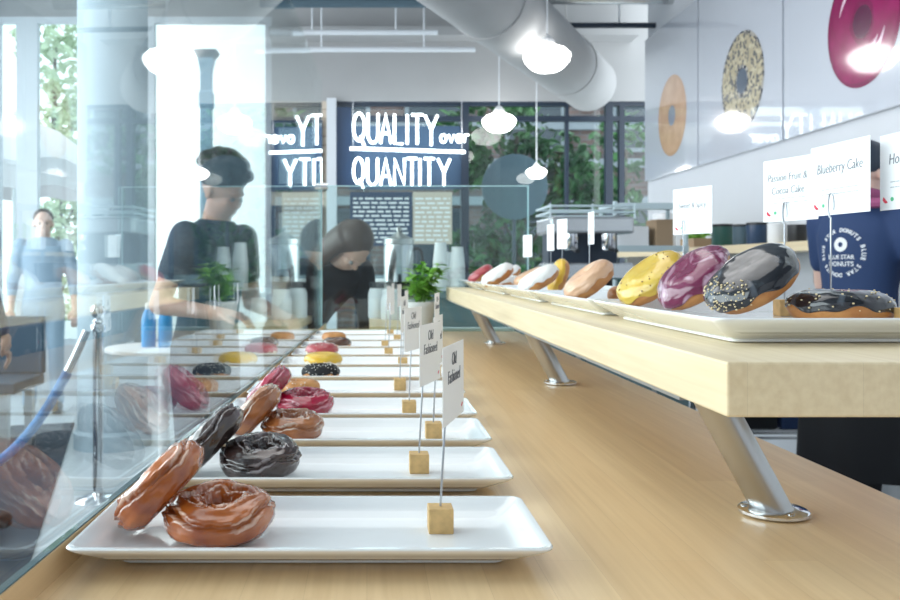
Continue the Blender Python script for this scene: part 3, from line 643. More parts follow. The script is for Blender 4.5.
D['cream'] = donut_mat('pale_sugared_dough', (.80, .72, .58), (.70, .58, .42), (.9, .85, .75), .5, coat=0, rough=.7)
D['yellow'] = mat('yellow_icing', (.72, .42, .03), .3, coat=.3, col2=(.68, .44, .05), nscale=60)
D['yel2'] = mat('passion_fruit_yellow_icing', (.66, .47, .07), .25, coat=.5, col2=(.60, .38, .04), nscale=25, bump=.3)
D['purp'] = mat('purple_berry_icing', (.13, .010, .045), .18, coat=.4, col2=(.25, .06, .12), nscale=35, bump=.3)
D['dark'] = mat('dark_chocolate_icing', (.012, .012, .017), .16, coat=.35, col2=(.05, .05, .065), nscale=22, bump=.3)
D['blackcrumb'] = mat('black_crumb_coating', (.012, .012, .014), .8, bump=1, bscale=300)
def streaked(name, base, streak, sc, lo, hi, rough, coat, sp=None):  # noise-driven pale streaks over a darker icing colour
    m = mat(name, base, rough, coat=coat, col2=streak, nscale=sc, bump=.3); t_ = m.node_tree
    for n in t_.nodes:
        if n.type == 'TEX_NOISE' and abs(n.inputs['Scale'].default_value-sc) < 1e-6: n.inputs['Distortion'].default_value = 1.6; n.inputs['Detail'].default_value = 2
        if n.type == 'VALTORGB': n.color_ramp.elements[0].position = lo; n.color_ramp.elements[1].position = hi
    return m
D['purp'] = streaked('purple_berry_icing', (.15, .012, .055), (.46, .30, .38), 22, .50, .66, .18, .5)
D['dark'] = streaked('dark_chocolate_icing', (.008, .009, .013), (.16, .19, .23), 15, .55, .72, .14, .5)
D['tanic'] = mat('tan_icing', (.70, .44, .28), .35, coat=.3, col2=(.60, .35, .20), nscale=25)
D['whiteic'] = mat('white_icing', (.86, .84, .80), .3, coat=.3)
D['redic'] = mat('dark_red_icing', (.40, .05, .06), .3, coat=.4)
D['brownic'] = mat('milk_chocolate_icing', (.09, .035, .018), .2, coat=.6)
D['fleck'] = mat('gold_sugar_flecks', (.75, .60, .35), .4)
D['brownfleck'] = mat('brown_seed_flecks', (.20, .10, .02), .4)
D['whitefleck'] = mat('white_sugar_flecks', (.85, .82, .75), .5)
def torus_bm(R, r, flat=.86, seed=0, rough=0, old=False, inner_cover=None, off=0, holefill=0, nu=110, nv=56, v0=None, v1=None, wav=.0):
    """grid torus; crack attr stored"""
    bm = bmesh.new(); lay = bm.verts.layers.float.new('crack'); grid = []
    full = v0 is None
    for i in range(nu):
        u = 2*PI*i/nu; row = []
        for j in range(nv if full else nv+1):
            if full: v = 2*PI*j/nv
            else:
                wob = wav*(math.sin(5*u+seed)+.6*math.sin(9*u+2*seed)+.5*math.sin(14*u+seed*3))
                v = (v0-wob)+(v1+wob-(v0-wob))*j/nv
            d = off; ck = 0
            if old:
                # cracked crown: two wandering grooves with raised petals between
                for (vc, wd, dp, k1, ph) in ((PI*.16, .10, .30, 3, 0), (PI*.60, .13, .20, 4, 1.3)):
                    c = vc+.22*math.sin(k1*u+ph+seed)+.07*math.sin(2*k1*u+seed*1.7)+.035*math.sin(7*k1*u+seed)
                    g = math.exp(-((v-c+PI) % (2*PI)-PI)**2/(2*wd*wd)); d -= r*dp*g; 
                    g2 = math.exp(-(abs(((v-c+PI) % (2*PI))-PI)-wd*2.0)**2/(2*(wd*.7)**2)); d += r*.13*g2
                    ck = max(ck, g2*.75*(.6+.4*math.sin(k1*u*1.5+seed)), g*.2)
            p0 = Vector((math.cos(u)*math.cos(v)*3, math.sin(u)*math.cos(v)*3, math.sin(v)*3+seed*3.1))
            d += r*rough*mn.noise(p0*.9)+r*rough*.4*mn.noise(p0*2.6)
            rr = r+d
            if not full:
                e = min(j, nv-j)/3.0
                if e < 1: rr = r+off*(e**.5)-(.0012 if e == 0 else 0)+(d-off)
            Ru = R*(1+.02*rough*8*mn.noise(Vector((math.cos(u), math.sin(u), seed*1.0))))
            xr_ = Ru+rr*math.cos(v)
            z = rr*math.sin(v)*flat
            if holefill and math.cos(v) < 0: xr_ = Ru+rr*math.cos(v)
            vt = bm.verts.new((xr_*math.cos(u), xr_*math.sin(u), z)); vt[lay] = max(0, min(1, ck)); row.append(vt)
        grid.append(row)
    m_ = len(grid[0])
    for i in range(nu):
        a = grid[i]; b = grid[(i+1) % nu]
        for j in range(m_ if full else m_-1):
            k = (j+1) % m_; bm.faces.new((a[j], b[j], b[k], a[k]))
    return bm
def pillow_bm(Ro, h, seed, off=0, full=True, nu=96, nv=40):
    bm = bmesh.new(); grid = []
    for i in range(nu):
        u = 2*PI*i/nu; row = []
        lo_ = -PI/2+.02 if full else math.radians(-4)+.13*math.sin(4*u+seed)+.07*math.sin(9*u+seed*2)
        for j in range(nv+1):
            ph = lo_+(PI/2-.02-lo_)*j/nv; o = off
            if not full and j == 0: o = -.0012
            c = max(math.cos(ph), 0)**.62; sn = abs(math.sin(ph))**.85*(1 if ph > 0 else -1)
            nz = 1+.05*mn.noise(Vector((math.cos(u)*c*1.6+seed, math.sin(u)*c*1.6, sn*1.3)))+.02*mn.noise(Vector((math.cos(u)*c*5, math.sin(u)*c*5+seed, sn*4)))
            dm_ = 1-.10*math.exp(-(c/.35)**2)
            row.append(bm.verts.new(((Ro*nz+o)*c*math.cos(u), (Ro*nz+o)*c*math.sin(u), (h*nz*dm_+o)*sn)))
        grid.append(row)
    for i in range(nu):
        a = grid[i]; b = grid[(i+1) % nu]
        for j in range(nv): bm.faces.new((a[j], b[j], b[j+1], a[j+1]))
    bm.faces.new([g[-1] for g in grid])
    if full: bm.faces.new([g[0] for g in grid][::-1])
    return bm
def donut(label, kind, x, y, zf, th=0, Ro=.044, r=.0165, seed=1, tx=0, rz=0, dz=0, flat=.92, ic=None, old=False, fill=False, flecks=None, dm='dough', lo=False):
    R = Ro-r
    if fill: r = Ro*.40; R = Ro-r
    z = zf+ (R*abs(math.sin(th))+r*(abs(math.sin(th))+(flat)*abs(math.cos(th)))/(1 if abs(math.sin(th)) < .05 else 1.12))*1.0 + dz
    t = thing(kind, label, 'donut', (x, y, z), (tx, -th, 0), 'donuts on the raised shelf' if zf > -.15 else 'donuts on the counter platters'); nu, nv = (64, 32) if lo else (110, 56)
    bm = pillow_bm(Ro, r*flat, seed) if fill else torus_bm(R, r, flat, seed, .10 if old else .06, old, nu=nu, nv=nv)
    if rz: bmesh.ops.rotate(bm, verts=bm.verts, matrix=Matrix.Rotation(rz, 3, 'Z'))
    obj('dough', bm, D[dm], t, True, angle=180)
    if ic:
        bm = pillow_bm(Ro, r*flat, seed, .0015, False) if fill else torus_bm(R, r, flat, seed, .06, False, off=.0016, v0=math.radians(-12), v1=math.radians(192), wav=.12, nu=nu, nv=nv//2*2)
        if rz: bmesh.ops.rotate(bm, verts=bm.verts, matrix=Matrix.Rotation(rz, 3, 'Z'))
        obj('icing', bm, D[ic], t, True, angle=180)
    if flecks:
        rn = random.Random(seed); bm = bmesh.new()
        for k in range(flecks[1]):
            u = rn.uniform(*flecks[2]) if len(flecks) > 2 else rn.uniform(0, 6.28); v = rn.uniform(*(flecks[3] if len(flecks) > 3 else (-.1, 1.9)))
            rr = r+.0022; s = rn.uniform(.0006, .0014)
            if fill:
                cv = max(math.cos(v*.62), 0)**.62; pz = (r*flat+.002)*abs(math.sin(v*.62))**.85*(1 if v > 0 else -1)
                pp = ((Ro+.002)*cv*math.cos(u), (Ro+.002)*cv*math.sin(u), pz)
            else: pp = ((R+rr*math.cos(v))*math.cos(u), (R+rr*math.cos(v))*math.sin(u), rr*math.sin(v)*flat)
            ell(bm, pp, (s, s, s*.8), seg=6)
        o = obj('sugar_flecks', bm, D[flecks[0]], t); o['kind'] = 'stuff'
    return t
TF = CT+.0003+.009
donut('brown cracked glazed donut standing tilted, leftmost on the nearest platter', 'old_fashioned_donut', -.1745, .742, TF, math.radians(46), Ro=.0455, seed=1.2, old=True, dm='brown')
donut('brown cracked glazed donut lying flat on the nearest platter, ring hole visible', 'old_fashioned_donut', -.1235, .733, TF, 0, Ro=.0455, r=.0175, seed=2.4, old=True, dm='brown', tx=math.radians(7), dz=.003)
donut('dark chocolate glazed donut standing tilted on the second platter', 'old_fashioned_donut', -.170, .955, TF, math.radians(45), Ro=.044, seed=3.1, old=True, dm='choc')
donut('dark chocolate glazed donut with a pale sheen lying on the second platter', 'old_fashioned_donut', -.115, .94, TF, 0, Ro=.043, r=.018, seed=4.5, old=True, dm='choc', tx=math.radians(12), dz=.004)
donut('brown glazed donut standing tilted behind the dark chocolate pair', 'old_fashioned_donut', -.145, 1.142, TF, math.radians(46), Ro=.042, seed=5.3, old=True, dm='brown2')
donut('brown glazed donut lying on the third platter right of the tilted brown one', 'old_fashioned_donut', -.0965, 1.135, TF, 0, Ro=.040, r=.017, seed=6.1, old=True, dm='brown2', tx=math.radians(8), dz=.003)
donut('shiny pink donut standing tilted behind the brown glazed donuts', 'glazed_ring_donut', -.150, 1.335, TF, math.radians(45), Ro=.043, seed=7.7, old=True, dm='pink')
donut('shiny pink donut lying flat on the same platter as the tilted pink one', 'glazed_ring_donut', -.094, 1.325, TF, 0, Ro=.044, r=.0175, seed=8.2, old=True, dm='pink', tx=math.radians(8), dz=.003)
donut('golden plain donut behind the flat pink donut', 'raised_ring_donut', -.118, 1.535, TF, 0, Ro=.036, r=.0145, seed=9, dm='dough', lo=True, flecks=('whitefleck', 40))
donut('donut with yellow top and black crumb side', 'iced_ring_donut', -.092, 1.745, TF, 0, Ro=.037, r=.0155, seed=10, ic='blackcrumb', lo=True, flecks=('whitefleck', 90))
donut('plain yellow iced donut in the middle of the platter row', 'iced_ring_donut', -.098, 1.965, TF, 0, Ro=.042, r=.016, seed=11, ic='yellow', dm='cream', lo=True)
donut('pale pastry donut with red specks on top', 'iced_ring_donut', -.112, 2.175, TF, 0, Ro=.040, r=.0175, seed=12, ic='redic', dm='cream', lo=True, flecks=('whitefleck', 60))
donut('dark chocolate ring donut farthest back on the platters', 'iced_ring_donut', -.082, 2.385, TF, 0, Ro=.038, r=.016, seed=13, ic='brownic', lo=True)
donut('golden brown ring donut beside the farthest chocolate ring', 'raised_ring_donut', -.098, 2.60, TF, 0, Ro=.036, r=.016, seed=14, lo=True)
SF = ZT+.0003+.0099
donut('dark chocolate filled donut lying flat on the raised shelf', 'filled_donut', .514, .955, SF, 0, Ro=.052, r=.02, seed=21, ic='dark', fill=True, flecks=('fleck', 60))
donut('large glossy dark donut standing tilted on the raised shelf', 'filled_donut', .434, .990, SF, math.radians(38), Ro=.053, r=.02, seed=22, ic='dark', fill=True, flecks=('fleck', 130, (2.4, 4.2)), dz=.004, tx=math.radians(10))
donut('purple berry iced donut tilted between the yellow and dark donuts', 'iced_ring_donut', .412, 1.106, SF, math.radians(44), Ro=.050, r=.02, seed=23, ic='purp', fill=True, dz=.004, tx=math.radians(10))
donut('yellow iced donut tilted, leftmost on the first platter of the raised shelf', 'iced_ring_donut', .392, 1.212, SF, math.radians(40), tx=math.radians(8), dz=.003, Ro=.050, r=.02, seed=24, ic='yel2', fill=True, flecks=('brownfleck', 40))
donut('tan iced donut tilted on the second platter of the raised shelf', 'iced_ring_donut', .372, 1.47, SF, math.radians(38), Ro=.046, r=.019, seed=25, ic='tanic')
donut('golden plain donut behind the tan one on the raised shelf', 'raised_ring_donut', .452, 1.50, SF, 0, Ro=.040, r=.016, seed=26)
donut('white iced donut in the middle of the raised shelf', 'iced_ring_donut', .368, 1.88, SF, math.radians(30), Ro=.046, r=.019, seed=27, ic='whiteic', lo=True)
donut('small yellow iced donut standing on edge behind the white one', 'iced_ring_donut', .428, 1.96, SF, math.radians(72), Ro=.040, r=.016, seed=28, ic='yellow', lo=True)
donut('white iced donut tilted on the fourth platter of the raised shelf', 'iced_ring_donut', .36, 2.42, SF, math.radians(32), Ro=.048, r=.02, seed=29, ic='whiteic', lo=True)
donut('tan sugared donut right of the tilted white one on the fourth platter', 'iced_ring_donut', .44, 2.36, SF, math.radians(24), Ro=.046, r=.019, seed=30, ic='tanic', lo=True)
donut('white iced donut lying flat at the back of the fourth platter', 'iced_ring_donut', .40, 2.55, SF, 0, Ro=.046, r=.019, seed=31, ic='whiteic', lo=True)
donut('dark red iced donut at the far end of the raised shelf', 'iced_ring_donut', .365, 2.82, SF, math.radians(35), Ro=.044, r=.018, seed=32, ic='redic', lo=True)
donut('white iced donut beside the dark red one at the far end of the raised shelf', 'iced_ring_donut', .455, 2.84, SF, math.radians(30), Ro=.046, r=.019, seed=33, ic='whiteic', lo=True)

# ================================================================== PRICE CARDS
def holder(label, x, y, zf, ztop, lean=(0, 0), s=.021, mm='block', rz=0):
    t = thing('card_holder', label, 'card holder', (x, y, zf), (0, 0, rz), 'wooden block card holders')
    obj('wood_block', box(-s/2, s/2, -s/2, s/2, 0, s, bev=.0008), M[mm], t, False)
    hgt = ztop-zf; lx, ly = lean; bm = bmesh.new()
    a = Vector((0, 0, s-.003)); b = Vector((lx, ly, hgt-.022))
    pts = [a, b]+[b+Vector((0, .006*math.sin(k*PI/8), .014-.014*math.cos(k*PI/8))) for k in range(0, 14)]
    tube(bm, pts, .0010, 8); obj('wire', bm, M['wire'], t)
    return t
def card(label, A, B, z0, z1, lines, marks=True, flip=False, tilt=0):
    """A = left end as read, B = right end (x, y)"""
    A = Vector((A[0], A[1], 0)); B = Vector((B[0], B[1], 0)); wd = (B-A).length; u = (B-A).normalized(); ht = z1-z0
    c = (A+B)/2; t = thing('price_card', label, 'price card', (c.x, c.y, z0), (0, 0, math.atan2(u.y, u.x)), 'price cards')
    obj('card', box(-wd/2, wd/2, 0, .0006, 0, ht), M['paper'], t, False)
    bm = bmesh.new()
    for (s, fx, fz, sz) in lines:
        tb = text_bm(s, sz, shear=.12, offset=-sz*.014, sx=.82)
        merge(bm, tb, Matrix.Translation((fx*wd/2, -.0003, fz*ht)) @ Matrix.Rotation(PI/2, 4, 'X'))
    if lines: obj('handwriting', bm, M['ink'], t, False)
    bm = bmesh.new(); rn = random.Random(A.x+z0)
    for fz in (.36, .29):
        x = -wd*.30
        while x < wd*.30: l = rn.uniform(.003, .008); bx(bm, x, min(x+l, wd*.32), -.0005, 0, fz*ht, fz*ht+.0009); x += l+.0015
    obj('small_print', bm, mat('pale_grey_ink', (.45, .47, .50), .6) if 'pgi' not in M else M['pgi'], t, False)
    if marks:
        bm = bmesh.new(); tube(bm, cat([(-wd*.43, -.0004, ht*.17), (-wd*.40, -.0004, ht*.12), (-wd*.36, -.0004, ht*.10)]), [.0006]*3+[.0016]*7+[.0007]*3, 6); obj('red_pepper_mark', bm, M['red'], t)
        bm = bmesh.new(); lathe(bm, [(.0022, 0), (.0022, .0006)], 16, Matrix.Translation((-wd*.27, -.0001, ht*.14)) @ Matrix.Rotation(PI/2, 4, 'X')); obj('green_leaf_mark', bm, M['green'], t)
    # same wording on the reverse
    if lines:
        bm = bmesh.new()
        for (s, fx, fz, sz) in lines:
            tb = text_bm(s, sz, shear=.12, offset=-sz*.014, sx=.82); merge(bm, tb, Matrix.Translation((-fx*wd/2, .0009, fz*ht)) @ Matrix.Rotation(PI, 4, 'Z') @ Matrix.Rotation(PI/2, 4, 'X'))
        obj('reverse_handwriting', bm, M['ink'], t, False)
    return t
M['pgi'] = mat('pale_grey_ink', (.45, .47, .50), .6)
# cubes: x, y ; cards: yaw offset
HD = [(.0625, .748, 'nearest the camera on the first platter'), (.057, .962, 'on the second platter'), (.087, 1.150, 'on the third platter'), (.064, 1.335, 'on the platter with the pink donuts'), (.060, 1.60, 'on the platter behind the pink donuts'),
      (.140, 1.79, 'standing farthest right of its row, partly behind the cards'), (.080, 1.965, 'on the platter with the yellow donut'), (.054, 2.19, 'on the platter with the red-specked donut'), (.050, 2.40, 'on the platter with the farthest chocolate ring'), (.09, 2.61, 'second from the far end'), (.075, 2.82, 'at the far end just before the basil plant')]
CN = [('.', (-.005, -.045), (.020, .045))]
for i, (x, y, lab) in enumerate(HD):
    zb = (-.131, -.128, -.130, -.128, -.120, -.12, -.12, -.12, -.12, -.12, -.12, -.12)[i]
    lx = (.004, .004, .003, .003, .003, .0, .003, .003, .003, .003, .003, .003)[i]
    holder('small wooden block with a wire, '+lab, x, y, TF, zb+.020, (lx, 0))
    dxa, dxb = ((-.006, .020), (-.006, .022), (-.006, .012), (-.012, .018), (-.003, .012), (-.005, .01), (.0, .01), (0, .012), (0, .012), (-.004, .01), (0, .01), (0, .01))[i]
    hw = (.043, .038, .038, .036, .036, .035, .035, .035, .035, .035, .035, .035)[i]
    ln = [('Old', 0, .80, .016), ('Fashioned', 0, .58, .016)] if i < 6 else []
    # read from the customers' side (-X): left end is the far end
    card('white price card on a wire, '+lab, (x+dxb+lx, y+hw), (x+dxa+lx, y-hw), zb, zb+.065, [], marks=False) if not ln else card('white price card on a wire, '+lab, (x+dxb+lx, y+hw), (x+dxa+lx, y-hw), zb, zb+.065, ln, marks=(i < 4))
def upcard(label, hl, xl, Yl, xr_, Yr, zb, ht, lines, bx_, by_, marks=True):
    A = ((xl-367)*Yl/F, Yl); B = ((xr_-367)*Yr/F, Yr)
    card(label, A, B, zb, zb+ht, lines, marks)
    holder(hl, bx_, by_, SF, zb+.018, (0, 0))
upcard('white price card reading Blueberry Cake above the flat dark donut', 'small wooden block and wire holding the Blueberry Cake card', 811, 1.045, 870, .935, .0585, .081, [('Blueberry Cake', .0, .66, .0165)], .526, .9945)
upcard('white price card reading Passion Fruit & Cocoa Cake above the large dark donut', 'small wooden block and wire holding the Passion Fruit card', 763.5, 1.17, 818, 1.08, .058, .081, [('Passion Fruit &', -.10, .70, .0138), ('Cocoa Cake', -.08, .49, .0138)], .538, 1.13)
upcard('white price card reading Horchata, rightmost and cut off by the picture edge', 'small wooden block and wire holding the rightmost card', 880, .955, 938, .865, .060, .081, [('Horchata', -.1, .66, .0165)], .560, .905)
upcard('white price card reading Sweet & Spicy above the purple donut', 'small wooden block and wire holding the Sweet & Spicy card', 673, 1.54, 712, 1.45, .0545, .079, [('Sweet & Spicy', 0, .62, .0145)], .543, 1.505)
upcard('narrow white card seen almost edge-on behind the tan donut', 'small wooden block and wire of the edge-on card behind the tan donut', 588, 2.06, 594, 2.0, .05, .075, [], .515, 2.03, False)
upcard('white card on a wire right above the small yellow donut', 'small wooden block and wire of the card above the small yellow donut', 557, 2.33, 567, 2.27, .045, .078, [], .512, 2.30, False)
upcard('narrow white card just left of the card above the small yellow donut', 'small wooden block and wire of the card left of it over the yellow donut', 547, 2.62, 554, 2.56, .045, .078, [], .545, 2.60, False)
upcard('small white card at the far end of the raised shelf', 'small wooden block and wire at the far end of the raised shelf', 523, 3.0, 532, 2.93, .03, .075, [], .545, 2.965, False)

# ================================================================== CUSTOMER SIDE
def stanchion(label, x, y):
    t = thing('stanchion', label, 'stanchion', (x, y, FZ)); bm = bmesh.new()
    lathe(bm, [(.118, 0), (.118, .01), (.10, .022), (.03, .038), (.022, .05)], 48); obj('base', bm, M['chrome'], t)
    bm = bmesh.new(); lathe(bm, [(.025, .045), (.025, .90)], 24); obj('pole', bm, M['chrome'], t)
    bm = bmesh.new(); lathe(bm, [(.034, .855), (.036, .86), (.036, .885), (.034, .89)], 24); obj('ring', bm, M['chrome'], t)
    bm = bmesh.new(); lathe(bm, [(.022, .90), (.030, .905), (.016, .92), (.03, .935), (.038, .96), (.03, .985), (.008, .997)], 32); obj('finial', bm, M['chrome'], t)
    return t
s1 = Vector((-1.355, 4.42, FZ)); s2 = Vector((-2.45, 3.9, FZ))
stanchion('chrome queue post with a ball top standing in front of the white column', s1.x, s1.y)
stanchion('second chrome queue post, out at the left end of the blue rope', s2.x, s2.y)
t = thing('queue_rope', 'blue velvet rope hanging from the chrome queue post', 'rope', (s1.x, s1.y, FZ))
a = Vector((-.05, -.02, .86)); b = s2-s1+Vector((.05, .02, .86)); pts = []
for k in range(25):
    f = k/24; p = a.lerp(b, f); p.z -= .66*4*f*(1-f)*(1 if True else 1); pts.append(p)
bm = bmesh.new(); tube(bm, pts[2:-2], .024, 14); obj('rope', bm, M['rope'], t)
for seg in (pts[:3], pts[-3:]): bm = bmesh.new(); tube(bm, seg, .02, 14); obj('chrome_end', bm, M['chrome'], t)
t = thing('cafe_table', 'white round cafe table behind the display glass, under the blue bottles', 'table', (-1.10, 4.75, FZ))
bm = bmesh.new(); lathe(bm, [(.30, .725), (.31, .73), (.31, .745), (.30, .75)], 48); obj('tabletop', bm, M['white'], t)
bm = bmesh.new(); tube(bm, [(0, 0, .02), (0, 0, .73)], .03, 16); obj('pedestal', bm, M['white'], t)
bm = bmesh.new(); lathe(bm, [(.2, 0), (.2, .015), (.03, .03)], 36); obj('foot', bm, M['white'], t)
for x, lab in ((-1.175, 'bright blue bottle on the cafe table, left of two'), (-1.085, 'bright blue bottle on the cafe table, right of two')):
    t = thing('blue_bottle', lab, 'bottle', (x, 4.72, FZ+.75)); bm = bmesh.new()
    lathe(bm, [(.036, 0), (.038, .01), (.038, .15), (.03, .18), (.016, .205)], 24); obj('body', bm, M['blue'], t)
    bm = bmesh.new(); lathe(bm, [(.018, .203), (.018, .235), (.012, .238)], 16); obj('cap', bm, M['white'], t)
# low bench at the far left
t = thing('waiting_bench', 'dark blue-grey bench along the far left', 'bench', (-2.75, 5.6, FZ))
obj('seat', box(-.6, .6, -.25, .25, .40, .47, bev=.01), M['tgrey'], t, False); obj('backrest', box(-.6, .6, .22, .28, .47, .85, bev=.01), M['tgrey'], t, False)
for sx in (-.52, .52):
    for sy in (-.2, .2): obj('leg', box(sx-.025, sx+.025, sy-.025, sy+.025, 0, .40), M['steel'], t, False)
# wire rack behind counter at right
t = thing('wire_rack', 'low dark wire rack seen under the raised shelf, left of the black trousers', 'rack', (1.86, 4.05, FZ))
for sx in (-.28, .28):
    for sy in (-.2, .2): bm = bmesh.new(); tube(bm, [(sx, sy, 0), (sx, sy, .85)], .014, 8); obj('post', bm, M['silver'], t)
for z in (.25, .45, .65, .82):
    bm = bmesh.new()
    for k in range(9): tube(bm, [(-.28, -.2+k*.05, z), (.28, -.2+k*.05, z)], .005, 6)
    tube(bm, [(-.28, -.2, z-.02), (.28, -.2, z-.02)], .006, 6); obj('shelf', bm, M['silver'], t)
for k, (xx, zz, mm, lab) in enumerate(((-.15, .655, 'bag', 'brown carton on the wire rack under the shelf'), (.1, .455, 'tnavy', 'navy carton on the lower level of the wire rack'), (-.12, .455, 'black', 'black carton beside the navy one on the wire rack'), (.12, .655, 'navy', 'dark carton on the upper level of the wire rack'))):
    bm = box(-.1, .1, -.12, .12, 0, .12, bev=.004); bx(bm, -.101, .101, -.012, .012, .1195, .121); tag(obj('carton', bm, M[mm], None, False, loc=(1.86+xx, 4.05, FZ+zz)), lab, 'carton')

# ================================================================== PEOPLE
def limb(bm, pts, rs, n=14):
    for i in range(len(pts)-1):
        a, b = Vector(pts[i]), Vector(pts[i+1]); k = 4
        tube(bm, [a.lerp(b, j/k) for j in range(k+1)], [rs[i]+(rs[i+1]-rs[i])*j/k for j in range(k+1)], n)
    for p, r in zip(pts, rs): ell(bm, p, (r, r, r), seg=14)
def person(name_label, loc, rz, lean=0, H=1.72, arms=None, legs=None, shirt='tnavy', pants='jeans', skin='skin', hair='hairb', hairstyle='short', head=(0, 0, 0), sleeve=.55, logo=False, twist=0, extra=None):
    s = H/1.72
    t = thing('person', name_label, 'person', loc, (0, 0, rz))
    R = Matrix.Translation((0, 0, .93)) @ Matrix.Rotation(lean, 4, 'X') @ Matrix.Rotation(twist, 4, 'Z') @ Matrix.Translation((0, 0, -.93))
    def up(p): return (R @ Vector(p))*s
    def dn(p): return Vector(p)*s
    arms = arms or {}
    sh = {sd: Vector((.175*sd, 0, 1.395)) for sd in (-1, 1)}
    el = {sd: Vector(arms.get(('e', sd), (.24*sd, .02, 1.12))) for sd in (-1, 1)}
    wr = {sd: Vector(arms.get(('w', sd), (.25*sd, -.06, .87))) for sd in (-1, 1)}
    kn = {sd: Vector((legs or {}).get(('k', sd), (.10*sd, -.02, .50))) for sd in (-1, 1)}
    an = {sd: Vector((legs or {}).get(('a', sd), (.11*sd, .02, .09))) for sd in (-1, 1)}
    # torso profile: z, half width, half depth
    T = [(.86, .150, .105), (.93, .160, .110), (1.03, .140, .098), (1.13, .138, .095), (1.24, .158, .105), (1.33, .172, .108), (1.40, .165, .095), (1.44, .115, .075), (1.47, .065, .060)]
    def torso(bm, grow, z0=0, z1=9):
        rings = [[up((( wx+grow)*math.cos(2*PI*i/24), (wy+grow)*math.sin(2*PI*i/24)*(1), z)) for i in range(24)] for z, wx, wy in T if z0 <= z <= z1]
        loft(bm, rings)
    # ---- body
    bm = bmesh.new(); torso(bm, -.012)
    limb(bm, [up((0, .01, 1.42)), up((0, -.005, 1.53))], [.062*s, .058*s])
    HM = R @ Matrix.Translation((0, -.018, 1.585)) @ Euler(head).to_matrix().to_4x4()
    def hd(p): return (HM @ Vector(p))*s
    he = (HM.to_euler()); 
    def hell(c, r): ell(bm, hd(c), [x*s for x in r], rot=HM.to_euler(), seg=20)
    hell((0, .012, .03), (.074, .092, .085)); hell((0, -.022, -.035), (.056, .066, .070)); hell((0, -.048, -.082), (.030, .028, .024))
    hell((0, -.088, -.022), (.0125, .020, .017)); hell((0, -.078, .004), (.009, .016, .022)); hell((0, -.072, .022), (.045, .018, .012)); hell((.033, -.060, -.022), (.022, .022, .018)); hell((-.033, -.060, -.022), (.022, .022, .018))
    hell((0, -.076, -.056), (.022, .014, .006)); hell((0, -.073, -.067), (.019, .013, .006))
    for sd in (-1, 1): hell((.076*sd, .012, -.012), (.009, .018, .030))
    for sd in (-1, 1):
        limb(bm, [up(sh[sd]), up(el[sd]), up(wr[sd])], [.050*s, .040*s, .027*s])
        # hand
        W = up(wr[sd]); d = (W-up(el[sd])).normalized(); side = Vector(arms.get(('n', sd), (0, 0, -1))); side = (side-d*side.dot(d)).normalized(); lat = d.cross(side)
        pc = W+d*.050*s
        hm = Matrix((lat, side, d)).transposed()
        ell(bm, pc, (.041*s, .015*s, .053*s), rot=hm.to_euler(), seg=16); limb(bm, [W, pc], [.026*s, .024*s])
        for k, (o_, ln, bend) in enumerate(((-.030, .066, .5), (-.010, .076, .45), (.010, .072, .5), (.029, .056, .6))):
            b0 = pc+lat*o_*s+d*.040*s; d1 = (d*math.cos(bend*.6)+side*math.sin(bend*.6)); b1 = b0+d1*ln*.5*s; d2 = (d*math.cos(bend*1.7)+side*math.sin(bend*1.7)); b2 = b1+d2*ln*.5*s
            limb(bm, [b0, b1, b2], [.0095*s, .0088*s, .0075*s], 8)
        tb = pc-lat*.034*s-d*.02*s; limb(bm, [tb, tb-lat*.022*s+d*.03*s+side*.01*s, tb-lat*.018*s+d*.058*s+side*.022*s], [.013*s, .011*s, .009*s], 8)
        limb(bm, [dn((.085*sd, 0, .90)), dn(kn[sd]), dn(an[sd])], [.070*s, .045*s, .035*s])
        limb(bm, [dn(an[sd]), dn(an[sd]+Vector((0, -.10, -.05)))], [.035*s, .028*s])
    body = obj('body', remesh(bm, .0075*s, 2, .5), M[skin], t, True, angle=180)
    for sd in (-1, 1):
        bm = bmesh.new(); ell(bm, hd((.030*sd, -.074, -.004)), (.010*s,)*3, seg=12); obj('eye', bm, [M['eye']], t)
        bm = bmesh.new(); ell(bm, hd((.030*sd, -.083, -.004)), (.004*s,)*3, seg=10); obj('pupil', bm, M['black'], t)
    # ---- clothes
    bm = bmesh.new(); torso(bm, .010)
    for sd in (-1, 1):
        e2 = sh[sd].lerp(el[sd], min(1, sleeve*1.0)) if sleeve <= 1 else el[sd]
        pts = [up(sh[sd]), up(e2)]; rs = [.066*s, .056*s]
        if sleeve > 1: pts.append(up(el[sd].lerp(wr[sd], sleeve-1))); rs = [.066*s, .054*s, .040*s]
        limb(bm, pts, rs)
    shirt_o = obj('shirt', remesh(bm, .012, 3, .6), M[shirt], t, True, angle=180)
    bm = bmesh.new(); loft(bm, [[Vector(((wx)*math.cos(2*PI*i/24), wy*math.sin(2*PI*i/24), z))*s for i in range(24)] for z, wx, wy in ((.80, .150, .115), (.88, .166, .122), (.96, .158, .114))])
    for sd in (-1, 1): limb(bm, [dn((.085*sd, 0, .88)), dn(kn[sd]), dn(an[sd])], [.092*s, .066*s, .056*s])
    obj('trousers', remesh(bm, .012, 3, .6), M[pants], t, True, angle=180)
    for sd in (-1, 1):
        bm = bmesh.new(); c = dn(an[sd]+Vector((0, -.045, -.04))); ell(bm, c, (.048*s, .125*s, .045*s)); ell(bm, dn(an[sd]+Vector((0, .01, -.01))), (.045*s, .05*s, .05*s))
        bx(bm, c.x-.042*s, c.x+.042*s, c.y-.11*s, c.y+.10*s, 0.001, .03*s); obj('shoe', remesh(bm, .01, 2), M['black'], t, True, angle=180)
    # ---- hair
    bm = bmesh.new(); rn = random.Random(len(name_label))
    def he_(c, r): ell(bm, hd(c), [x*s for x in r], rot=HM.to_euler(), seg=16)
